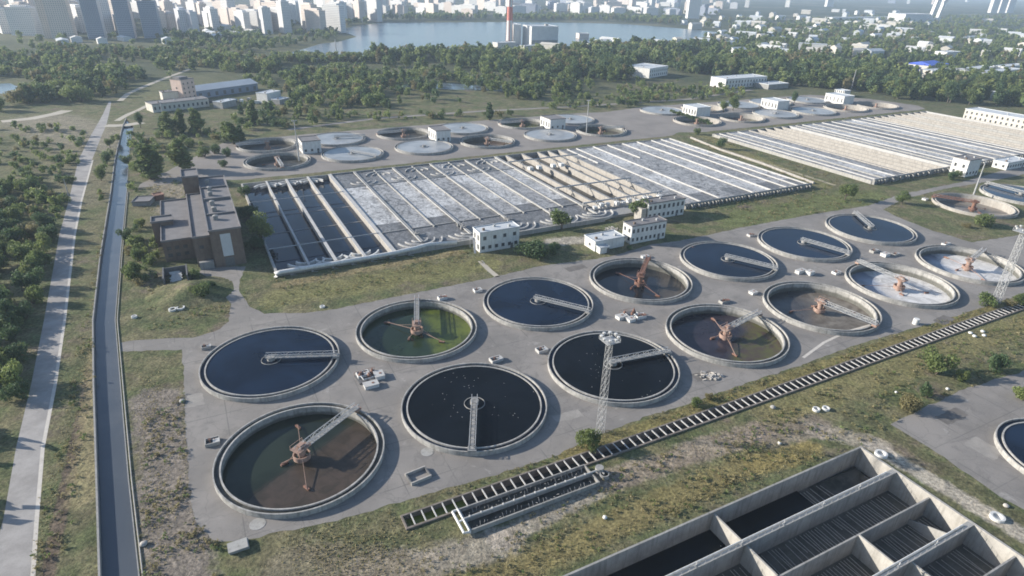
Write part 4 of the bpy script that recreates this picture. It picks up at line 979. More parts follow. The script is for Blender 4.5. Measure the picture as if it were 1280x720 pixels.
boulder(g(966, 510), 1.1, 'grey stone at the edge of the strutted channel', 'concrete', .6)
for x, y, lab in ((1213, 417, 'left front of four white stones near the channel'), (1218, 421, 'second of four white stones near the channel'), (1228, 415, 'third of four white stones near the channel'), (1230, 420, 'right one of four white stones near the channel')):
    boulder(g(x, y), 1.0, lab, 'white', .6)
boulder(g(1120, 491), .6, 'small white stone left of the dark bush'); boulder(g(1184, 487), .7, 'white stone right of the dark bushes by the yard')
boulder(g(1257, 633), .9, 'pale stone at the foot of the yard', 'rubble', .6); boulder(g(180, 681), 1.1, 'pale block of concrete on the canal bank', 'rubble', .6)
boulder(g(228, 502), 1.1, 'pale rounded block on the left edge of the paving', 'concrete', .5)
t = thing('barrel', 'white upright barrel on the paving right of the mud tank', 'barrel', g(1144, 405), 0)
MB().lathe([(.95, 0), (1.0, .1), (1.0, 2.0), (.95, 2.1), (.0, 2.1)], 24).build('body', 'white', t); MB().lathe([(1.04, .7), (1.04, .82)], 24).build('hoop', 'walk', t)
t = thing('concrete_kerb_box', 'low grey square box kerb lying on the paving below the speckled tank', 'frame', g(523, 596), A + .1)
mb = MB(); mb.box(-2.6, 2.6, -1.9, -1.6, 0, .8); mb.box(-2.6, 2.6, 1.6, 1.9, 0, .8); mb.build('long_board', 'rubble', t)
mb = MB(); mb.box(-2.6, -2.3, -1.6, 1.6, 0, .8); mb.box(2.3, 2.6, -1.6, 1.6, 0, .8); mb.build('end_board', 'dark_steel', t)
t = thing('cover_slab', 'tilted concrete slab with a dark hole at the lower left of the paving', 'slab', g(299, 684), .5)
MB().box(-1.9, 1.9, -1.3, 1.3, 0, .8).build('slab', 'grey', t); MB().box(-2.1, 1.7, -1.6, 1.1, .8, .98).build('lid', 'concrete', t)
for px, py, lab in ((888, 470, 'heap of grey rubble on the paving below the reddish tank'), (765, 287, 'white rubble heap behind the low white shed')):
    mb = MB()
    for k in range(60):
        x, y = rng.gauss(0, 1.6), rng.gauss(0, 1.1); s_ = rng.uniform(.15, .5); p = Vector((x, y, s_ * .6)); q = Vector((rng.uniform(-1, 1), rng.uniform(-1, 1), rng.uniform(-.5, .5))).normalized() * s_ * 1.6
        mb.bar(p - q, p + q, s_, s_ * .7)
    tag(mb.build('rubble_heap', 'rubble', None, False, g(px, py)), lab, 'rubble', kind='stuff')

# ================================================================== MASTS
def lattice(mb, h, b, t_, n, w=.13):
    cs = [(-1, -1), (1, -1), (1, 1), (-1, 1)]
    P = lambda k, i: Vector((cs[k][0] * (b + (t_ - b) * i / n) / 2, cs[k][1] * (b + (t_ - b) * i / n) / 2, h * i / n))
    for k in range(4):
        mb.bar(P(k, 0), P(k, n), w * 1.4)
        for i in range(n):
            mb.bar(P(k, i), P((k + 1) % 4, i + 1), w * .8); mb.bar(P((k + 1) % 4, i), P(k, i + 1), w * .8); mb.bar(P(k, i + 1), P((k + 1) % 4, i + 1), w * .8)
    return mb
def floodmast(loc, h, b, label, w=.052):
    t = thing('floodlight_mast', label, 'mast', loc, A)
    lattice(MB(), h, b, b * .72, int(h / 2.3), w).build('lattice_tower', 'steel', t)
    pw = b * 1.15
    MB().box(-pw, pw, -pw, pw, h, h + .12).build('platform', 'steel', t)
    mb = MB()
    for x, y, x2, y2 in ((-pw, -pw, pw, -pw), (pw, -pw, pw, pw), (pw, pw, -pw, pw), (-pw, pw, -pw, -pw)):
        mb.bar((x, y, h + 1.1), (x2, y2, h + 1.1), .07); mb.bar((x, y, h + .6), (x2, y2, h + .6), .06); mb.bar((x, y, h), (x, y, h + 1.1), .08)
    mb.build('railing', 'steel', t)
    for k in range(8):
        a = 2 * math.pi * k / 8 + .2; x, y = math.cos(a) * pw * 1.1, math.sin(a) * pw * 1.1
        lp = MB().lathe([(.12, h + .8), (.32, h + .9), (.42, h + 1.35), (0, h + 1.4)], 10, x, y).build('floodlight', 'white', t)
        MB().bar((x * .9, y * .9, h + .1), (x, y, h + .85), .09).build('bracket', 'steel', lp)
    return t
floodmast(g(750, 540), 28.0, 1.6, 'tall white lattice floodlight mast standing beside the speckled black tank')
floodmast(g(1244, 379), 29.0, 2.3, 'white lattice floodlight mast in front of the right end tank', .10)
def pole(loc, h, label, r=.22, arm=True):
    t = thing('lamp_mast', label, 'lamp post', loc, A, 'thin lamp masts')
    MB().tube([(0, 0, 0), (0, 0, h)], [r * 1.3, r * .7], 8).build('post', 'steel', t)
    if arm:
        mb = MB(); mb.bar((-1.4, 0, h - .3), (1.4, 0, h - .3), .2)
        for x in (-1.2, 0, 1.2): mb.box(x - .35, x + .35, -.3, .3, h - .2, h + .3)
        mb.build('lamp_head', 'steel', t)
pole(g(1216, 246), 20, 'grey leaning lamp mast beside the cream walled side tank', .38); pole(g(733, 166), 24.5, 'thin lamp mast among the round tanks behind', .35); pole(g(374, 201), 25, 'thin lamp mast at the left of the round tanks behind', .35)
pole(g(421, 72), 24, 'thin pylon standing at the near shore of the lake', .8, False)
for px, py, h, lab in ((86, 245, 9, 'thin post beside the pale road near the pump house'), (205, 150, 14, 'thin post in front of the low workshop'), (1003, 100, 16, 'thin pole in the far wood'), (1064, 112, 22, 'pale pole in the wood behind the right tanks')):
    pole(g(px, py), h, lab, .2 if h < 12 else .4, False)

# ================================================================== FAR BUILDINGS
def blk(name, label, cat, corner, right, left, h, wall, roof='roof_light', rows=(), lrows=(), group=None, depth=None, width=None, rz=None):
    """a block from its near ground corner and the two ends of its visible sides"""
    c, r = g(*corner), g(*right)
    if rz is None: rz = math.atan2(r.y - c.y, r.x - c.x)
    w = width or (r - c).length
    d = depth or (g(*left) - c).length
    ex, ey = Vector((math.cos(rz), math.sin(rz), 0)), Vector((-math.sin(rz), math.cos(rz), 0))
    return building(name, label, cat, 0, w, 0, d, h, wall, roof, rows, lrows, False, group=group, rz=rz, origin=c + ex * (w / 2) + ey * (d / 2))
# works on the left
b = blk('workshop_tower', 'pink five storey tower of the works behind the canal', 'building', (231, 128), (247, 125), (226, 122), 19, 'pink', 'roof', [(3, 4.6, 3), (7, 8.6, 3), (11, 12.6, 3), (15, 16.6, 3)], [(3, 4.6, 1), (11, 12.6, 1)], depth=13)
MB().box(-5, 4, -3, 5, 19, 21).build('roof_house', 'roof', b)
blk('workshop', 'long low beige workshop with a window row left of the pink tower', 'building', (192, 141), (262, 133), (188, 132), 6.5, 'beige', 'roof', [(2, 4.4, 12)], [], depth=16)
blk('workshop', 'small raised roof block between the workshop and the pink tower', 'building', (205, 129), (228, 127), (204, 124), 9, 'beige', 'roof', [], [], depth=10)
t = thing('hall', 'long hall with a pale sheet roof right of the pink tower', 'hall', g(246, 124), math.atan2(g(323, 113).y - g(246, 124).y, g(323, 113).x - g(246, 124).x))
ln = (g(323, 113) - g(246, 124)).length
MB().box(0, ln, 0, 22, -.2, 7).build('wall', 'bluegrey', t)
MB().add([(-.6, -.8, 7), (ln + .6, -.8, 7), (ln + .6, 11, 10.5), (-.6, 11, 10.5), (-.6, 22.8, 7), (ln + .6, 22.8, 7)], [(0, 1, 2, 3), (3, 2, 5, 4), (0, 3, 4), (1, 5, 2)]).build('roof', 'roof_light', t)
for k in range(8): MB().box(3 + k * ln / 8, 3 + k * ln / 8 + 3, -.06, .05, 1, 4.6).build('gate', 'dark_steel', t)
blk('shed', 'white shed right of the long hall, above the yard', 'shed', (335, 129), (352, 125), (331, 124), 8, 'white', 'roof_light', depth=12)
blk('shed', 'pale roofed lean shed in the works yard', 'shed', (279, 136), (296, 132), (276, 133), 5, 'concrete', 'roof_light', depth=10)
blk('shed', 'low flat shed at the end of the works yard', 'shed', (350, 131), (362, 128), (348, 128), 4, 'grey', 'roof_light', depth=9)
blk('hut', 'low orange brown hut on the bare ground above the pump house', 'hut', (195, 251), (206, 249), (194, 247), 2.2, 'rust', 'rust', depth=5)
blk('hut', 'grey flat hut by the canal above the shrubs', 'hut', (166, 258), (188, 257), (165, 250), 2.0, 'grey', 'roof', depth=9)
def van(loc, rz, label, mat):
    t = thing('parked_van', label, 'van', loc, rz, 'vans parked in the works yard')
    MB().box(-3.4, 1.4, -1.1, 1.1, .6, 2.9).build('cargo_box', mat, t)
    MB().prism([(1.45, -1.05), (3.3, -1.05), (3.3, 1.05), (1.45, 1.05)], .6, 2.3).build('cab', mat, t)
    for x in (-2.2, 2.3):
        for y in (-1.1, 1.1): MB().tube([(x, y - .12, .5), (x, y + .12, .5)], .5, 12).build('wheel', 'pipe_black', t)
for k, (px, py) in enumerate(((272, 131), (283, 128), (292, 127), (302, 128), (312, 126), (322, 130), (264, 129), (306, 133))):
    van(g(px, py), rng.uniform(0, 3.1), ('white', 'dark', 'pale blue', 'white', 'grey', 'white', 'dark', 'grey')[k] + ' van parked in the works yard, ' + ('near its middle', 'behind the lean shed', 'right of the lean shed', 'by the hall gates', 'under the hall end', 'beside the white shed', 'against the pink tower', 'at the yard fence')[k], ('white', 'dark_steel', 'bluegrey', 'white', 'grey', 'white', 'dark_steel', 'grey')[k])
# waste plant with its chimney
b = blk('incinerator_hall', 'big pale plant hall with grey side standing before the lake', 'building', (664, 58), (695, 56), (652, 55.5), 32, 'white', 'roof_light', depth=44, width=50, rz=A - .12)
MB().box(-25.3, 25.3, -22.3, -22.05, 10, 31.5).build('cladding', 'roof_light', b); MB().box(-25.2, 25.2, -22.4, -22.05, -.2, 10).build('plinth', 'grey', b); MB().box(8, 13, -5, 2, 32.3, 35).build('roof_house', 'grey', b)
b = blk('incinerator_annex', 'narrow tall pale block between the chimney and the plant hall', 'building', (642, 56), (651, 55.5), (639, 54.5), 33, 'white', 'roof_light', depth=36, width=14, rz=A - .12)
blk('incinerator_office', 'low pale plant building at the foot of the hall', 'building', (655, 65), (679, 64), (654, 62), 9, 'beige', 'roof_light', depth=14)
blk('incinerator_office', 'low pale plant building left of the chimney foot', 'building', (622, 61), (645, 60), (621, 57), 9, 'beige', 'roof_light', depth=16)
t = thing('chimney', 'tall red and white banded chimney rising beside the plant by the lake', 'chimney', g(636.5, 56), 0)
for k, (za, zb) in enumerate(((0, 40), (40, 62), (62, 84), (84, 112))): MB().lathe([(5.6 - za * .02, za), (5.6 - zb * .02, zb - .05)], 28).build('shaft_band', 'red' if k % 2 else 'white', t)
MB().lathe([(4.4, 108), (4.4, 109.5), (3.5, 109.5)], 28).build('gallery', 'dark_steel', t)
MB().lathe([(8, 0), (8, 5), (5.7, 7)], 28).build('base', 'rust', t)
for k in range(4): a = k * 1.57; MB().bar((6.0 * math.cos(a), 6.0 * math.sin(a), 0), (3.4 * math.cos(a), 3.4 * math.sin(a), 111), .9).build('ladder', 'red', t)
# single buildings in the woods
blk('office_block', 'white ended grey slab building in the wood above the round tanks', 'building', (811, 98), (834, 94), (790, 93), 11, 'white', 'roof_light', [(2, 4.4, 9), (6.5, 9, 9)], [])
blk('office_block', 'long bluish grey block with white end behind the far right tanks', 'building', (906, 111), (957, 107), (896, 107), 10, 'white', 'roof_light', [(1.5, 4, 14), (5.5, 8, 14)], [])
blk('hall', 'low flat hall behind the far right tanks, right of the bluish block', 'hall', (960, 112), (985, 110), (959, 108), 5, 'grey', 'roof_light', depth=20)
t = blk('warehouse', 'warehouse with a bright blue roof among the right hand trees', 'warehouse', (1160, 90), (1184, 87), (1152, 86), 8, 'beige', 'blue', depth=34)
tl = t.location.copy()
MB().add([(-20, -16, 8.2), (20, -16, 8.2), (20, 0, 12), (-20, 0, 12), (-20, 16, 8.2), (20, 16, 8.2)], [(0, 1, 2, 3), (3, 2, 5, 4), (0, 3, 4), (1, 5, 2)]).build('gable_roof', 'blue', t)
blk('warehouse', 'low blue roofed store left of the bright blue warehouse', 'warehouse', (1122, 92), (1150, 90), (1120, 88), 6, 'blue', 'blue', depth=16)
for c, r, l, h, d, wl, lab in (((1163, 98), (1203, 95.5), (1162, 94), 9, 18, 'beige', 'long beige block in front of the blue roofed warehouse'), ((1204, 97), (1240, 92), (1202, 93), 9, 16, 'beige', 'beige block right of the blue warehouse, first in the row'),
        ((1226, 101), (1276, 95), (1225, 97), 9, 16, 'city_white', 'long white block in the row right of the blue warehouse'), ((1254, 91), (1282, 88), (1253, 87), 8, 16, 'white', 'white block at the right edge of the row'),
        ((1181, 76), (1198, 75), (1180, 73), 13, 20, 'white', 'white square house in the trees above the blue warehouse'), ((997, 63), (1032, 65), (993, 60), 12, 18, 'white', 'long white house half hidden in the right hand wood'),
        ((1219, 121), (1243, 123), (1218, 118), 6, 10, 'white', 'long low white roof deep in the wood at the right'), ((1196, 113), (1206, 112), (1195, 111), 6, 10, 'white', 'small white roof deep in the wood at the right'),
        ((1130, 27), (1163, 27), (1128, 22), 24, 70, 'city_white', 'big white round shouldered hall before the far forest'), ((1040, 26), (1120, 25), (1039, 23), 10, 30, 'white', 'very long white hall below the far forest'),
        ((724, 48), (736, 48), (722, 46), 9, 20, 'city_beige', 'low beige house across the lake from the chimney')):
    blk('house' if h < 14 else 'hall', lab, 'building', c, r, l, h, wl, 'roof_light', depth=d)
for px, lab in ((1161, 'left of two white slanting conveyor towers on the horizon'), (1170, 'right of two white slanting conveyor towers on the horizon')):
    p = g(px, 27); t = thing('conveyor_tower', lab, 'tower', p, A); mb = MB(); mb.bar((0, 0, 0), (16, 0, 78), 10, 10); mb.bar((16, 0, 78), (30, 0, 70), 8, 8); mb.build('shaft', 'white', t); MB().box(-12, 12, -10, 10, -.2, 12).build('base_house', 'white', t)

# the city: five near towers, then blocks of a few shapes copied
def city_mesh(w, d, h, mat, name='apartment_block', cap=True):
    mb = MB().box(-w / 2, w / 2, -d / 2, d / 2, -.5, h)
    if cap: mb.box(-w * .3, w * .3, -d * .3, d * .3, h, h + 3.5); mb.box(-w / 2 - .4, w / 2 + .4, -d / 2 - .4, d / 2 + .4, h - 1.0, h + .6)
    return mb.build(name, mat)
for px, py, w, d, h, mat, lab in ((67, 47.5, 20, 18, 88, 'city_beige', 'leftmost of the tall towers, narrow and beige with a pale edge'), (83, 48, 30, 24, 90, 'city_beige', 'broad beige tower touching the leftmost one, white left edge'), (123, 48, 24, 18, 90, 'city_blue', 'tall slate blue tower with white edge, third from the left'), (161, 47.5, 23, 18, 88, 'city_blue', 'tall slate blue tower with white edge, fourth from the left'),
                                  (193, 47, 27, 20, 58, 'city_blue', 'shorter dark slate tower right of the tall ones')):
    t = thing('apartment_tower', lab, 'tower', g(px, py), A * .7)
    o = city_mesh(w, d, h, mat, 'body', False); o.parent = t
    MB().box(-w / 2 - .6, -w / 2 - .05, -d / 2 - .1, d / 2 + .1, -.2, h + 2).build('end_wall', 'white' if px != 193 else 'city_beige', t)
    MB().box(-w / 4, w / 4, -d / 3, d / 3, h, h + 4).build('roof_house', 'grey', t)
protos = []
for mat, nm in (('city_white', 'white'), ('city_grey', 'slate grey'), ('city_beige', 'beige'), ('city_blue', 'slate blue')):
    for (w, d, h, sh) in ((26, 18, 58, 'tall apartment tower'), (74, 15, 38, 'long apartment slab'), (50, 16, 46, 'middling apartment block')):
        o = city_mesh(w, d, h, mat, 'apartment_block'); protos.append([o, nm, sh, h, False])
low = []
for mat, nm in (('white', 'white'), ('beige', 'beige'), ('roof_light', 'grey roofed')):
    for (w, d, h, sh) in ((40, 16, 9, 'long low building'), (18, 14, 8, 'small house')):
        mb = MB().box(-w / 2, w / 2, -d / 2, d / 2, -.3, h); mb.add([(-w / 2 - .5, -d / 2 - .5, h), (w / 2 + .5, -d / 2 - .5, h), (w / 2 + .5, 0, h + 3), (-w / 2 - .5, 0, h + 3), (-w / 2 - .5, d / 2 + .5, h), (w / 2 + .5, d / 2 + .5, h)], [(0, 1, 2, 3), (3, 2, 5, 4), (0, 3, 4), (1, 5, 2)])
        o = mb.build('house', mat); low.append([o, nm, sh, h, False])
def inpoly(x, y, poly):
    r = False; n = len(poly)
    for i in range(n):
        x0, y0 = poly[i][0], poly[i][1]; x1, y1 = poly[(i + 1) % n][0], poly[(i + 1) % n][1]
        if (y0 > y) != (y1 > y) and x < (x1 - x0) * (y - y0) / (y1 - y0) + x0: r = not r
    return r
taken = []
def settle(pool, n, box, where, group, cat, sc=(.8, 1.15), gap=24, weights=None):
    k = 0
    for _ in range(n * 30):
        if k >= n: break
        px, py = rng.uniform(box[0], box[1]), rng.uniform(box[2], box[3]); p = g(px, py)
        if inpoly(p.x, p.y, lake) or any((p.x - q[0]) ** 2 + (p.y - q[1]) ** 2 < gap * gap for q in taken): continue
        taken.append((p.x, p.y)); e = rng.choices(pool, weights)[0]
        if not e[4]: o = e[0]; e[4] = True
        else: o = e[0].copy(); COL.objects.link(o)
        s_ = rng.uniform(*sc); o.location = p; o.rotation_euler = (0, 0, (rng.choice((-.95, -.75, -.6)) if px < 640 else rng.choice((-.8, -.6, .5, .8))) + rng.uniform(-.1, .1)); o.scale = (rng.uniform(.65, 1.05), rng.uniform(.8, 1.1), s_)
        tag(o, f'{e[1]} {e[2]} {where}', cat, f'{e[1]} {e[2]}s {group}'); k += 1
W1 = [2, 5, 6, .5, 1, 1, 2, 4, 5, .3, .3, .3]
settle(protos, 96, (0, 470, 22, 42), 'in the city left of the lake', 'left of the lake', 'apartment block', (.75, 1.1), 21, W1)
settle(protos, 66, (0, 480, 5, 20), 'in the hazy far city at the upper left', 'at the upper left', 'apartment block', (.8, 1.2), 45, W1)
settle(protos, 106, (400, 900, 3, 21), 'in the hazy city beyond the lake', 'beyond the lake', 'apartment block', (.4, .8), 42, [1.5, 6, 5, 1, 1, 1, 2, 3, 4, .5, .5, .5])
settle(protos, 12, (860, 1285, 2, 12), 'on the far horizon at the right', 'at the far right', 'apartment block', (.5, 1.0), 70, [5, 2, 2, 1, 1, 1, 2, 1, 1, 1, 1, 1])
settle(low, 80, (880, 1285, 28, 72), 'in the wooded suburb at the right', 'in the wooded suburb', 'house', (.8, 1.3), 18, [1.5, 1.5, 2, 2, 3, 2])
settle(low, 44, (850, 1130, 14, 44), 'in the suburb beyond the end of the lake', 'beyond the end of the lake', 'house', (.9, 1.6), 24, [1.5, 1.5, 2, 2, 3, 2])
settle(low, 16, (0, 330, 38, 55), 'at the foot of the tall towers', 'at the foot of the towers', 'house', (.6, 1.0), 26, [3, 2, 2, 2, 2, 1])
settle(low, 9, (440, 900, 49, 62), 'in the trees on the near lake shore', 'on the near lake shore', 'house', (.8, 1.2), 30, [3, 2, 2, 2, 2, 1])
for e in protos + low:
    if not e[4]: bpy.data.objects.remove(e[0])
for k, px in enumerate((1240, 1250, 1260)):
    o = tag(city_mesh(34, 24, 75, 'city_white'), ('left', 'middle', 'right')[k] + ' one of three white towers on the horizon at the right', 'tower', 'three white towers'); o.location = g(px, 16)
o = tag(city_mesh(38, 30, 105, 'city_white'), 'tall white twin tower at the far right end of the lake', 'tower'); o.location = g(865, 23)
o = tag(city_mesh(38, 24, 66, 'city_blue'), 'dark slate tower on the lake shore left of the chimney', 'tower'); o.location = g(470, 19)
o = tag(city_mesh(44, 20, 44, 'city_white'), 'white block at the far left edge of the city', 'apartment block'); o.location = g(36, 44)

# ================================================================== TREES
def crown_quads(kind, n, s, seed):
    q = np.random.default_rng(seed)
    lob = []
    if kind == 'round':
        for k in range(9): a = q.uniform(0, 6.28); r_ = q.uniform(.05, .24); lob.append((r_ * math.cos(a), r_ * math.sin(a), q.uniform(.34, .80), q.uniform(.14, .24)))
    elif kind == 'poplar':
        for k in range(9): z = .16 + .78 * k / 8; lob.append((q.uniform(-.05, .05), q.uniform(-.05, .05), z, .15 * (1 - abs(z - .42) * 1.0) * q.uniform(.75, 1.2)))
    else:
        for k in range(9): a = q.uniform(0, 6.28); r_ = q.uniform(.1, .55); lob.append((r_ * math.cos(a), r_ * math.sin(a), q.uniform(.25, .72), q.uniform(.2, .34)))
    lob = np.array(lob); w = lob[:, 3] ** 2; i = q.choice(len(lob), n, p=w / w.sum())
    d = q.normal(size=(n, 3)); d /= np.linalg.norm(d, axis=1)[:, None]
    c = lob[i, :3] + d * (lob[i, 3] * q.uniform(.55, 1.08, n))[:, None]
    c[:, 2] = np.maximum(c[:, 2], .04)
    nn = d + q.normal(size=(n, 3)) * .75; nn /= np.linalg.norm(nn, axis=1)[:, None]
    t = np.cross(nn, q.normal(size=(n, 3))); t /= np.linalg.norm(t, axis=1)[:, None]; b = np.cross(nn, t)
    sz = s * q.uniform(.6, 1.35, n)[:, None]
    return np.stack([c - t * sz - b * sz * .35, c + b * sz * -.75, c + t * sz + b * sz * .1, c + b * sz * .8], 1)   # n,4,3
def quads_mesh(name, Q, mats, mi=None):
    n = len(Q); me = bpy.data.meshes.new(name)
    me.vertices.add(n * 4); me.vertices.foreach_set('co', Q.reshape(-1).astype(np.float32))
    me.loops.add(n * 4); me.loops.foreach_set('vertex_index', np.arange(n * 4, dtype=np.int32))
    me.polygons.add(n); me.polygons.foreach_set('loop_start', np.arange(0, n * 4, 4, dtype=np.int32)); me.polygons.foreach_set('loop_total', np.full(n, 4, np.int32))
    for m in mats: me.materials.append(M[m])
    if mi is not None: me.polygons.foreach_set('material_index', mi.astype(np.int32))
    me.update(calc_edges=True); me.validate(); return me
def trunk_mesh(kind, seed):
    q = random.Random(seed); mb = MB()
    top = .8 if kind == 'poplar' else .5
    if kind == 'bush':
        for k in range(6): a = k * 1.05; r_ = q.uniform(.25, .5); mb.tube([(0, 0, 0), (r_ * .5 * math.cos(a), r_ * .5 * math.sin(a), .25), (r_ * math.cos(a), r_ * math.sin(a), .55)], [.03, .02, .01], 6)
    else:
        mb.tube([(0, 0, -.01), (.005, 0, .18), (q.uniform(-.02, .02), q.uniform(-.02, .02), top)], [.035, .024, .008], 8)
        for k in range(6):
            a = q.uniform(0, 6.28); z = q.uniform(.18, .42); r_ = .22 if kind == 'round' else .08
            mb.tube([(0, 0, z), (r_ * .6 * math.cos(a), r_ * .6 * math.sin(a), z + .12), (r_ * math.cos(a), r_ * math.sin(a), z + .26)], [.016, .011, .005], 6)
    o = mb.build('trunk', 'bark'); me = o.data; bpy.data.objects.remove(o); return me
CROWN, TRUNK, MIDM = {}, {}, {}
def crown(kind, leaf, v):
    k = (kind, leaf, v)
    if k not in CROWN: CROWN[k] = quads_mesh('crown', crown_quads(kind, 1500 if kind != 'poplar' else 1300, .034 if kind != 'bush' else .05, 11 + v * 7 + len(kind)), [leaf])
    if (kind, v) not in TRUNK: TRUNK[kind, v] = trunk_mesh(kind, v + 3)
    return CROWN[k], TRUNK[kind, v]
def near_tree(loc, h, kind, leaf, label, group=None, wide=1.0):
    v = rng.randrange(3); cm, tm = crown(kind, leaf, v)
    t = thing('shrub' if kind == 'bush' else 'tree', label, 'shrub' if kind == 'bush' else 'tree', loc, rng.uniform(0, 6.28), group)
    t.scale = (h * wide, h * wide, h)
    for nm, me in (('crown', cm), ('trunk', tm)):
        o = bpy.data.objects.new(nm, me); COL.objects.link(o); o.parent = t
    return t
NEAR = [(1170, 468, 8.4, 'bush', 'leaf', 'biggest green shrub right of the strutted channel', .85), (1243, 462, 7.2, 'bush', 'leaf_dark', 'dark round shrub right of the biggest green one', .75), (1158, 497, 5.0, 'bush', 'leaf_dark', 'small dark shrub at the corner of the yard', .7),
        (1131, 510, 5.6, 'bush', 'leaf_dry', 'yellowish shrub at the corner of the yard, left of a dark one', .85), (1204, 476, 4.4, 'bush', 'leaf_light', 'thin pale shrub in the shade of the biggest green one', .7), (1277, 500, 4.5, 'bush', 'leaf_light', 'bright green shrub at the right edge by the yard', 1.0),
        (735, 557, 7.2, 'bush', 'leaf', 'dense green shrub at the foot of the floodlight mast', .62), (868, 506, 3.2, 'bush', 'leaf', 'small shrub on the grass verge right of the floodlight mast', .9), (886, 500, 2.2, 'bush', 'leaf_dry', 'tiny dry shrub on the verge right of the small one', 1.0),
        (702, 287, 10.5, 'round', 'leaf', 'bright leafy tree right of the two storey white block', 1.3), (797, 273, 10.5, 'round', 'leaf', 'leaning leafy tree in front of the drained lanes', 1.3), (660, 322, 8.0, 'bush', 'leaf_dark', 'big dark bush right of the two storey white block', 1.2), (690, 316, 6.0, 'bush', 'leaf_dark', 'second dark bush behind the lawn, under the bright tree', .9),
        (676, 322, 5.0, 'bush', 'leaf', 'low bush between the two dark bushes', .9), (328, 302, 14.0, 'round', 'leaf_light', 'light green tree between the pump house and the water channels', 1.0), (230, 213, 18.5, 'poplar', 'leaf', 'broad tall tree above the pump house, right one of the pair', 2.1), (190, 224, 20.0, 'poplar', 'leaf', 'broad tall tree above the pump house, left one of the pair', 2.2),
        (165, 348, 8.0, 'bush', 'leaf', 'large green bush between canal and pump house', .75), (176, 325, 6.0, 'bush', 'leaf', 'green bush left of the pump house wing', .8), (158, 300, 6.0, 'bush', 'leaf_dark', 'bush at the canal left of the side wing', .8), (178, 283, 5.0, 'bush', 'leaf_light', 'pale bush by the canal above the green ones', .8),
        (165, 318, 4.5, 'bush', 'leaf_dry', 'reddish dry bush by the canal', .7), (248, 372, 6.0, 'bush', 'leaf', 'bush on the right slope of the grass mound', .9), (262, 362, 4.0, 'bush', 'leaf_dark', 'dark bush at the paved road beside the mound', .9), (242, 350, 5.0, 'bush', 'leaf', 'bush behind the white ribbed inlet', .7),
        (318, 312, 6.0, 'bush', 'leaf_dark', 'dark shrub at the front corner of the water channels', .9), (312, 270, 7.0, 'bush', 'leaf_dark', 'dark shrub beside the brown hall wall', .9), (308, 245, 7.0, 'bush', 'leaf_dark', 'dark shrub at the back corner of the water channels', .8),
        (1056, 250, 10.0, 'round', 'leaf', 'leafy tree at the front corner of the right block', 1.3), (1127, 255, 8.0, 'round', 'leaf', 'small leafy tree on the lawn right of the corner tree', 1.3), (1224, 281, 7.5, 'bush', 'leaf', 'round shrub in front of the cream walled side tank', .95), (1206, 284, 2.6, 'bush', 'leaf_dry', 'low dry shrub left of the round shrub by the side tank', 1.2),
        (1236, 382, 5.5, 'bush', 'leaf', 'bush left of the right hand lattice mast', .9), (1272, 379, 5.0, 'bush', 'leaf', 'bush right of the right hand lattice mast', .9), (1262, 384, 3.0, 'bush', 'leaf_dry', 'dry shrub behind the right hand lattice mast', 1.0), (901, 186, 8.5, 'round', 'leaf_dark', 'small round dark tree between the two aeration blocks', 1.15),
        (1188, 224, 6.0, 'bush', 'leaf_dark', 'dark shrub right of the tall white corner block', .9), (1194, 222, 5.0, 'bush', 'leaf', 'second shrub right of the tall white corner block', .9), (916, 138, 15, 'round', 'leaf', 'big leafy tree among the far right tanks', 1.0), (904, 140, 11, 'round', 'leaf_light', 'lighter tree left of the big one among the far right tanks', 1.0),
        (992, 131, 14, 'round', 'leaf_dark', 'dark tree between the far right tanks', .8), (872, 168, 6, 'bush', 'leaf', 'bush at the road behind the left aeration block', .8), (612, 150, 14, 'poplar', 'leaf_dark', 'dark pointed tree behind the middle of the round tanks', 1.6),
        (176, 160, 13, 'round', 'leaf_dark', 'dark tree at the end of the canal', .75), (127, 226, 9, 'round', 'leaf', 'tree between the road and the canal, nearest one', 1.0), (134, 205, 8, 'round', 'leaf_dark', 'dark tree between the road and the canal, middle one', 1.0), (138, 185, 7, 'round', 'leaf', 'tree between the road and the canal, farthest one', 1.0),
        (292, 180, 15, 'poplar', 'leaf', 'tall tree behind the left tanks, right one of three', 2.0), (284, 176, 13, 'poplar', 'leaf_light', 'tall light tree behind the left tanks, middle one of three', 1.8), (302, 178, 12, 'poplar', 'leaf_dark', 'tall dark tree behind the left tanks, hidden one of three', 1.8),
        (213, 168, 16, 'poplar', 'leaf', 'first tall tree in front of the workshop', 1.7), (228, 166, 17, 'poplar', 'leaf', 'second tall tree in front of the workshop', 1.6), (247, 166, 18, 'poplar', 'leaf_light', 'light tall tree in front of the workshop end', 1.7), (205, 165, 12, 'poplar', 'leaf_dark', 'dark tree in front of the workshop left end', 1.8),
        (318, 155, 18, 'poplar', 'leaf', 'tall tree at the works yard edge', 1.5), (256, 196, 7, 'bush', 'leaf', 'bush left of the dark tanks, first', .9), (268, 192, 7, 'bush', 'leaf_dark', 'bush left of the dark tanks, second', .9), (284, 196, 6, 'bush', 'leaf_dark', 'bush left of the dark tanks, touching them', .9), (281, 208, 5, 'bush', 'leaf_dark', 'bush beside the near dark tank', .9),
        (236, 184, 7, 'bush', 'leaf', 'bush behind the broad tall pair', .9), (160, 205, 6, 'bush', 'leaf', 'bush on the canal bank left of the broad tall pair', .9), (172, 215, 5, 'bush', 'leaf', 'low bush at the foot of the broad tall pair', .9), (88, 228, 5, 'bush', 'leaf', 'bush at the left road verge', 1.0), (785, 312, 2.4, 'bush', 'leaf_dark', 'low shrub at the corner of the white window block', 1.0)]
for px, py, h, kind, leaf, lab, wd in NEAR:
    near_tree(g(px, py), h, kind, leaf, lab, None, wd)
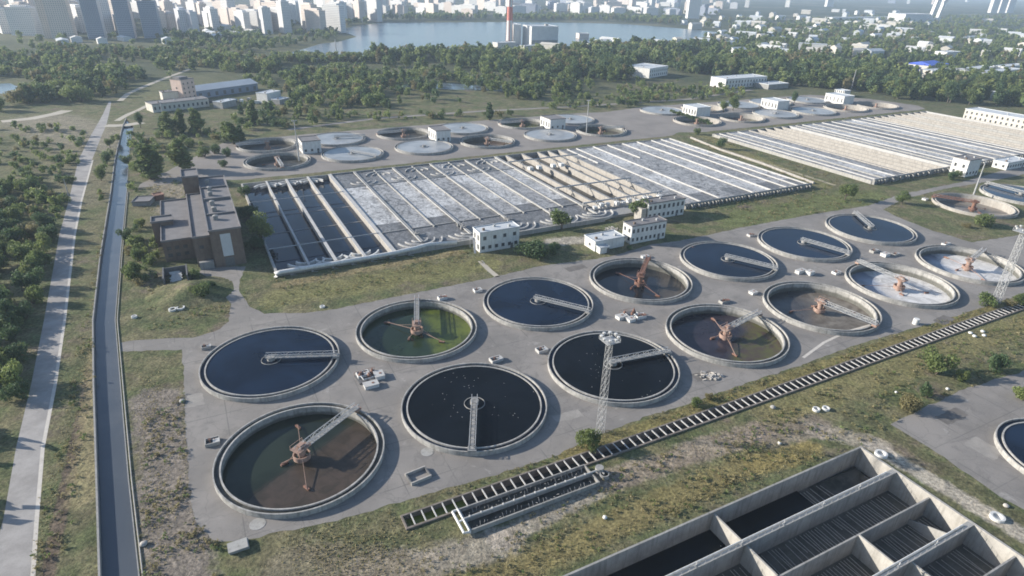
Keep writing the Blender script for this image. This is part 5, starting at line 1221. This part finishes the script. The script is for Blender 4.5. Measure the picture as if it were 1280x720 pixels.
for k in range(22):
    px = 838 + k * 2.4; near_tree(g(px, 141 + k * .75 + rng.uniform(-.5, .5)), rng.uniform(3, 4.6), 'bush', rng.choice(['leaf', 'leaf_dark']), 'bush in the hedge row left of the far right tanks', 'hedge left of the far right tanks', .75)

ZONES = [
    ('292,150 300,136 370,134 420,140 430,150 380,158 330,162 296,166', 85, (3, 10), ('bush', 'round', 'poplar'), 'in the scrub between the works and the round tanks', 0),
    ('160,172 186,168 200,186 186,240 172,244 160,238 160,200', 70, (2.5, 6), ('bush',), 'on the overgrown strip right of the canal', 0),
    ('152,290 196,284 200,330 196,352 154,362', 38, (2.5, 5), ('bush', 'bush'), 'in the thicket between canal and pump house', 0),
    ('118,232 138,180 146,160 152,166 142,200 134,240 128,262', 60, (2.5, 6), ('bush', 'round'), 'on the strip between the pale road and the canal', 0),
    ('340,98 372,88 420,84 470,84 470,88 420,92 376,98', 120, (4, 9), ('bush', 'round'), 'in the meadow before the lake', 0),
    ('780,104 860,100 900,112 880,124 800,130 760,124', 130, (3, 8), ('bush', 'bush', 'round'), 'in the rough meadow below the white ended slab', 0),  # outline in the photograph, square metres per tree, heights, kinds, words
    ('-70,235 60,228 84,250 74,292 62,335 48,390 30,470 8,560 -40,660 -160,690', 44, (3, 9), ('bush', 'bush', 'round'), 'in the thicket left of the pale road', 0),
    ('-60,160 60,158 110,165 100,205 78,228 -60,235', 75, (2.5, 6), ('bush', 'bush', 'round'), 'in the scrub left of the pale road', 0),
    ('-60,150 -60,134 14,130 44,116 80,102 130,95 175,86 232,78 300,76 345,80 350,92 300,92 240,92 180,100 150,116 120,125 60,142', 75, (6, 16), ('round', 'poplar', 'poplar', 'bush', 'bush'), 'in the wood at the left below the city', 0),
    ('-60,104 -60,72 30,64 100,60 170,66 240,66 330,62 345,72 300,75 232,77 170,84 90,100 46,104 30,98 -10,99', 110, (8, 13), ('round', 'round', 'poplar'), 'in the far left wood by the pond', 0),
    ('352,104 380,95 440,90 470,86 500,92 560,90 640,94 700,100 745,108 740,116 700,124 650,127 600,122 560,120 500,118 440,122 400,118 365,117', 110, (5, 14), ('round', 'round', 'bush', 'poplar'), 'in the tree belt behind the river', 0),
    ('360,120 420,116 480,120 520,122 560,123 610,124 640,130 600,136 500,137 400,135 362,131', 90, (5, 12), ('round', 'bush', 'bush', 'poplar'), 'in the tree belt behind the round tanks', 0),
    ('465,72 520,70 560,69 620,66 700,68 760,62 800,60 870,62 930,68 960,78 1010,82 1060,86 1120,92 1160,100 1240,106 1320,106 1320,142 1285,134 1210,132 1180,128 1120,124 1080,116 1020,112 985,106 962,98 940,95 890,92 870,98 838,88 800,82 785,92 788,102 740,104 690,98 640,91 560,88 500,90 470,82', 105, (6, 22), ('round', 'round', 'poplar', 'poplar', 'bush'), 'in the big wood behind the right tanks', 0),
    ('865,58 900,50 960,46 1040,50 1120,54 1200,58 1320,64 1320,104 1240,104 1160,96 1100,88 1040,80 960,74 900,66', 260, (10, 16), ('round', 'poplar'), 'in the wooded suburb at the right', 0),
    ('880,48 920,38 1000,32 1100,34 1200,38 1320,42 1320,62 1200,56 1100,52 1000,46 940,48', 420, (10, 16), ('round',), 'in the far wooded suburb', 1),
    ('340,74 400,70 470,74 470,79 400,80 340,82', 55, (9, 13), ('round',), 'in the row on the near lake shore', 0),
    ('200,50 300,44 380,44 420,38 425,48 380,56 340,64 240,62 150,56', 200, (9, 14), ('round',), 'on the left lake shore', 0),
    ('400,36 430,31 480,24 560,22 640,22 760,22 850,25 850,32 780,28 640,25.5 480,26 440,34', 330, (12, 18), ('round',), 'on the far lake shore', 1),
    ('0,44 240,42 420,24 480,14 900,12 900,20 480,22 400,34 240,52 0,58', 1500, (9, 15), ('round',), 'between the city blocks', 1),
    ('880,26 1320,20 1320,36 880,36', 900, (10, 16), ('round',), 'below the far forest', 1),
    ('640,132 760,120 860,108 930,112 930,122 850,128 760,138 660,138', 150, (3, 9), ('bush', 'round'), 'in the rough grass behind the round tanks', 0),
    ('400,142 560,140 640,136 640,146 560,150 440,152', 80, (2.5, 7), ('bush', 'bush', 'round'), 'in the rough grass right behind the round tanks', 0),
    ('190,170 285,160 285,176 240,186 190,196', 80, (3, 7), ('bush',), 'in the scrub behind the left tanks', 0),
    ('240,100 340,96 365,118 355,128 330,108 250,100', 150, (7, 11), ('round',), 'behind the long hall', 0),
    ('820,80 960,74 1000,110 890,98 840,86', 160, (9, 14), ('round', 'poplar'), 'around the grey slab buildings', 0),
]
cand = []
blocked = [(o.location.x, o.location.y) for o in COL.objects if o.parent is None and o.get('category') in ('building', 'hall', 'warehouse', 'house', 'shed', 'tower', 'apartment block')]
BX = np.array(blocked)
for outl, area, hr, kinds, words, far in ZONES:
    poly = pxs(outl); P_ = np.array([(p.x, p.y) for p in poly]); lo, hi = P_.min(0), P_.max(0)
    n = int((hi - lo).prod() / area); n = min(n, 60000)
    pts = nr.uniform(lo, hi, (n, 2)); x, y = pts[:, 0], pts[:, 1]; r_ = np.zeros(n, bool)
    for i in range(len(P_)):
        (x0, y0), (x1, y1) = P_[i], P_[(i + 1) % len(P_)]
        if y0 == y1: continue
        r_ ^= ((y0 > y) != (y1 > y)) & (x < (x1 - x0) * (y - y0) / (y1 - y0) + x0)
    # clumps and clearings
    cl = np.sin(x * .021 + 1.3 * np.sin(y * .017)) + np.sin(y * .027 + 1.7 * np.sin(x * .013) + 2) + .6 * np.sin(x * .06 + y * .05)
    r_ &= (cl > nr.uniform(-1.7, .1, n)) | (area < 40) | ((area == 44) & (nr.uniform(0, 1, n) < .88))
    for px_, py_ in pts[r_]:
        if inpoly(px_, py_, lake): continue
        if len(BX) and (((BX - (px_, py_)) ** 2).sum(1) < 14 ** 2).any(): continue
        h = nr.uniform(*hr); X, Y, z = to_px((px_, py_, 0))
        cand.append((px_, py_, h, kinds[nr.integers(len(kinds))], words, F_PX * h / z if (-10 < X < 1290 and -10 < Y < 730) else 0))
cand.sort(key=lambda c: -c[5])
NIND = 236
NAMES = {'leaf': 'mid green', 'leaf_dark': 'dark green', 'leaf_light': 'light green', 'leaf_dry': 'yellowish'}
KN = {'round': 'round tree', 'poplar': 'tall narrow tree', 'bush': 'bush'}
for (x, y, h, kind, words, s_) in cand[:NIND]:
    leaf = rng.choices(['leaf', 'leaf_dark', 'leaf_light', 'leaf_dry'], [5, 5, 2, .5])[0]
    key = (kind, leaf, rng.randrange(3))
    if key not in MIDM:
        cm, tm = crown(*key)
        MIDM[key] = True
    near_tree(Vector((x, y, 0)), h, kind, leaf, f'{NAMES[leaf]} {KN[kind]} {words}', f'{NAMES[leaf]} {KN[kind]}s {words}', (1.0 if kind == 'round' else 1.5 if kind == 'poplar' else .8) * rng.uniform(.85, 1.2))
FARQ = {}
Qs, Ms = [], []
for (x, y, h, kind, words, s_) in cand[NIND:]:
    lv = 0 if s_ > 9 else (1 if s_ > 5 else 2); v = int(nr.integers(4)); k = (kind, lv, v)
    if k not in FARQ: FARQ[k] = crown_quads(kind, (230, 110, 46)[lv], (.075, .105, .15)[lv] * (1.25 if kind == 'bush' else 1), 50 + v + lv * 10)
    q = FARQ[k]; a = nr.uniform(0, 6.28); ca, sa = math.cos(a), math.sin(a); w = h * nr.uniform(.85, 1.2) * (1.5 if kind == 'poplar' else 1.0 if kind == 'round' else .8)
    t = np.empty_like(q); t[..., 0] = (q[..., 0] * ca - q[..., 1] * sa) * w + x; t[..., 1] = (q[..., 0] * sa + q[..., 1] * ca) * w + y; t[..., 2] = q[..., 2] * h
    Qs.append(t); Ms.append(np.full(len(q), nr.choice(4, p=[.36, .18, .36, .10])))
me = quads_mesh('distant_woods', np.concatenate(Qs), ['leaf', 'leaf_dark', 'leaf_light', 'leaf_dry'], np.concatenate(Ms))
o = bpy.data.objects.new('distant_woods', me); COL.objects.link(o); tag(o, kind='stuff')
print('TREES', len(cand), 'quads', len(me.polygons))

# dry grass and weeds on the near ground
TU = [((-30, 66), (-33, -10), 4.0, 4000, .55), ((-53, 70), (-48.5, -60), 2.6, 3600, .5), ((-4, 76), (16, 84), 8, 5200, .6), ((18, 72.5), (150, 72.5), 1.6, 3400, .4), ((20, 100), (118, 99.5), 3.0, 6200, .5), ((66, 84), (125, 90), 6, 4200, .4),
      ((-22, 68), (-25, 10), 3.0, 2600, .45), ((12, -52), (88, -46), 7, 3600, .4), ((128, 84), (250, 88), 7, 4200, .4), ((-26, -58), (-4, -42), 12, 2600, .5), ((225, -45), (330, -38), 10, 2600, .4)]
Qs, Ms = [], []
for (a, b, r_, n, h) in TU:
    n = int(n * .38)
    f = nr.uniform(0, 1, n); u = a[0] + (b[0] - a[0]) * f + nr.normal(0, r_ * .5, n); v = a[1] + (b[1] - a[1]) * f + nr.normal(0, r_ * .5, n)
    X = OX + EX * u + EY * v; Y = OY + EY * u - EX * v
    hh = h * .42 * nr.uniform(.4, 1.5, n); an = nr.uniform(0, 6.28, n); w = hh * nr.uniform(.25, .6, n); le = nr.normal(0, .3, (n, 2)) * hh[:, None]
    dx, dy = np.cos(an) * w, np.sin(an) * w; z = np.zeros(n)
    ok = ~((u > 19) & (v > 103)) & ~((u > 16) & (v > 74.9) & (v < 79.6)) & ~((u > 26) & (u < 65) & (v > 79) & (v < 87.5))
    for poly_, want in ((apron, False), (yard, False), (H_CAN, False), (ROAD_L + ROAD_R[::-1], False)):
        r2 = np.zeros(n, bool); pp_ = [(p[0], p[1]) for p in poly_]
        for i in range(len(pp_)):
            (x0, y0), (x1, y1) = pp_[i], pp_[(i + 1) % len(pp_)]
            if y0 != y1: r2 ^= ((y0 > Y) != (y1 > Y)) & (X < (x1 - x0) * (Y - y0) / (y1 - y0) + x0)
        ok &= ~r2
    Q = np.stack([np.stack([X - dx, Y - dy, z], 1), np.stack([X + dx, Y + dy, z], 1), np.stack([X + dx * .6 + le[:, 0], Y + dy * .6 + le[:, 1], hh], 1), np.stack([X - dx * .5 + le[:, 0], Y - dy * .5 + le[:, 1], hh * .8], 1)], 1)[ok]
    Qs.append(Q); Ms.append(nr.choice(3, len(Q), p=[.86, .08, .06]))
for (u0, u1, v0, v1, n, sz) in ((62, 128, 84, 102.5, 900, .6), (-34, -19, 4, 78, 900, .7), (8, 90, -62, -38, 700, .6), (130, 250, 82, 104, 900, .7), (222, 330, -58, -22, 800, .8), (-53, -47, -150, 75, 700, .7), (16, 62, 87, 102, 500, .5), (14, 250, 70.5, 74.5, 800, .55), (-34, -2, -75, -36, 500, .7), (-36, -10, -225, -165, 300, .8), (312, 348, -180, -55, 500, .8)):
    u = nr.uniform(u0, u1, n); v = nr.uniform(v0, v1, n); keep = (np.sin(u * .31 + 2 * np.sin(v * .23)) + np.sin(v * .37 + u * .11)) > nr.uniform(-1.2, 1.2, n); u, v = u[keep], v[keep]; n = len(u)
    X = OX + EX * u + EY * v; Y = OY + EY * u - EX * v; ok = np.ones(n, bool)
    for poly_ in (apron, yard, H_CAN, ROAD_L + ROAD_R[::-1]):
        r2 = np.zeros(n, bool); pp_ = [(p[0], p[1]) for p in poly_]
        for i in range(len(pp_)):
            (x0, y0), (x1, y1) = pp_[i], pp_[(i + 1) % len(pp_)]
            if y0 != y1: r2 ^= ((y0 > Y) != (y1 > Y)) & (X < (x1 - x0) * (Y - y0) / (y1 - y0) + x0)
        ok &= ~r2
    X, Y = X[ok], Y[ok]
    for x, y in zip(X, Y):
        q = crown_quads('bush', 14, .22, int(nr.integers(1 << 30))); h = sz * nr.uniform(.5, 1.6); q = q * np.array([h * 1.1, h * 1.1, h]) + np.array([x, y, 0]); Qs.append(q); Ms.append(np.full(14, nr.choice(3, p=[.35, .35, .3])))
me = quads_mesh('dry_grass', np.concatenate(Qs), ['straw', 'leaf_dry', 'leaf'], np.concatenate(Ms))
o = bpy.data.objects.new('dry_grass', me); COL.objects.link(o); tag(o, kind='stuff')
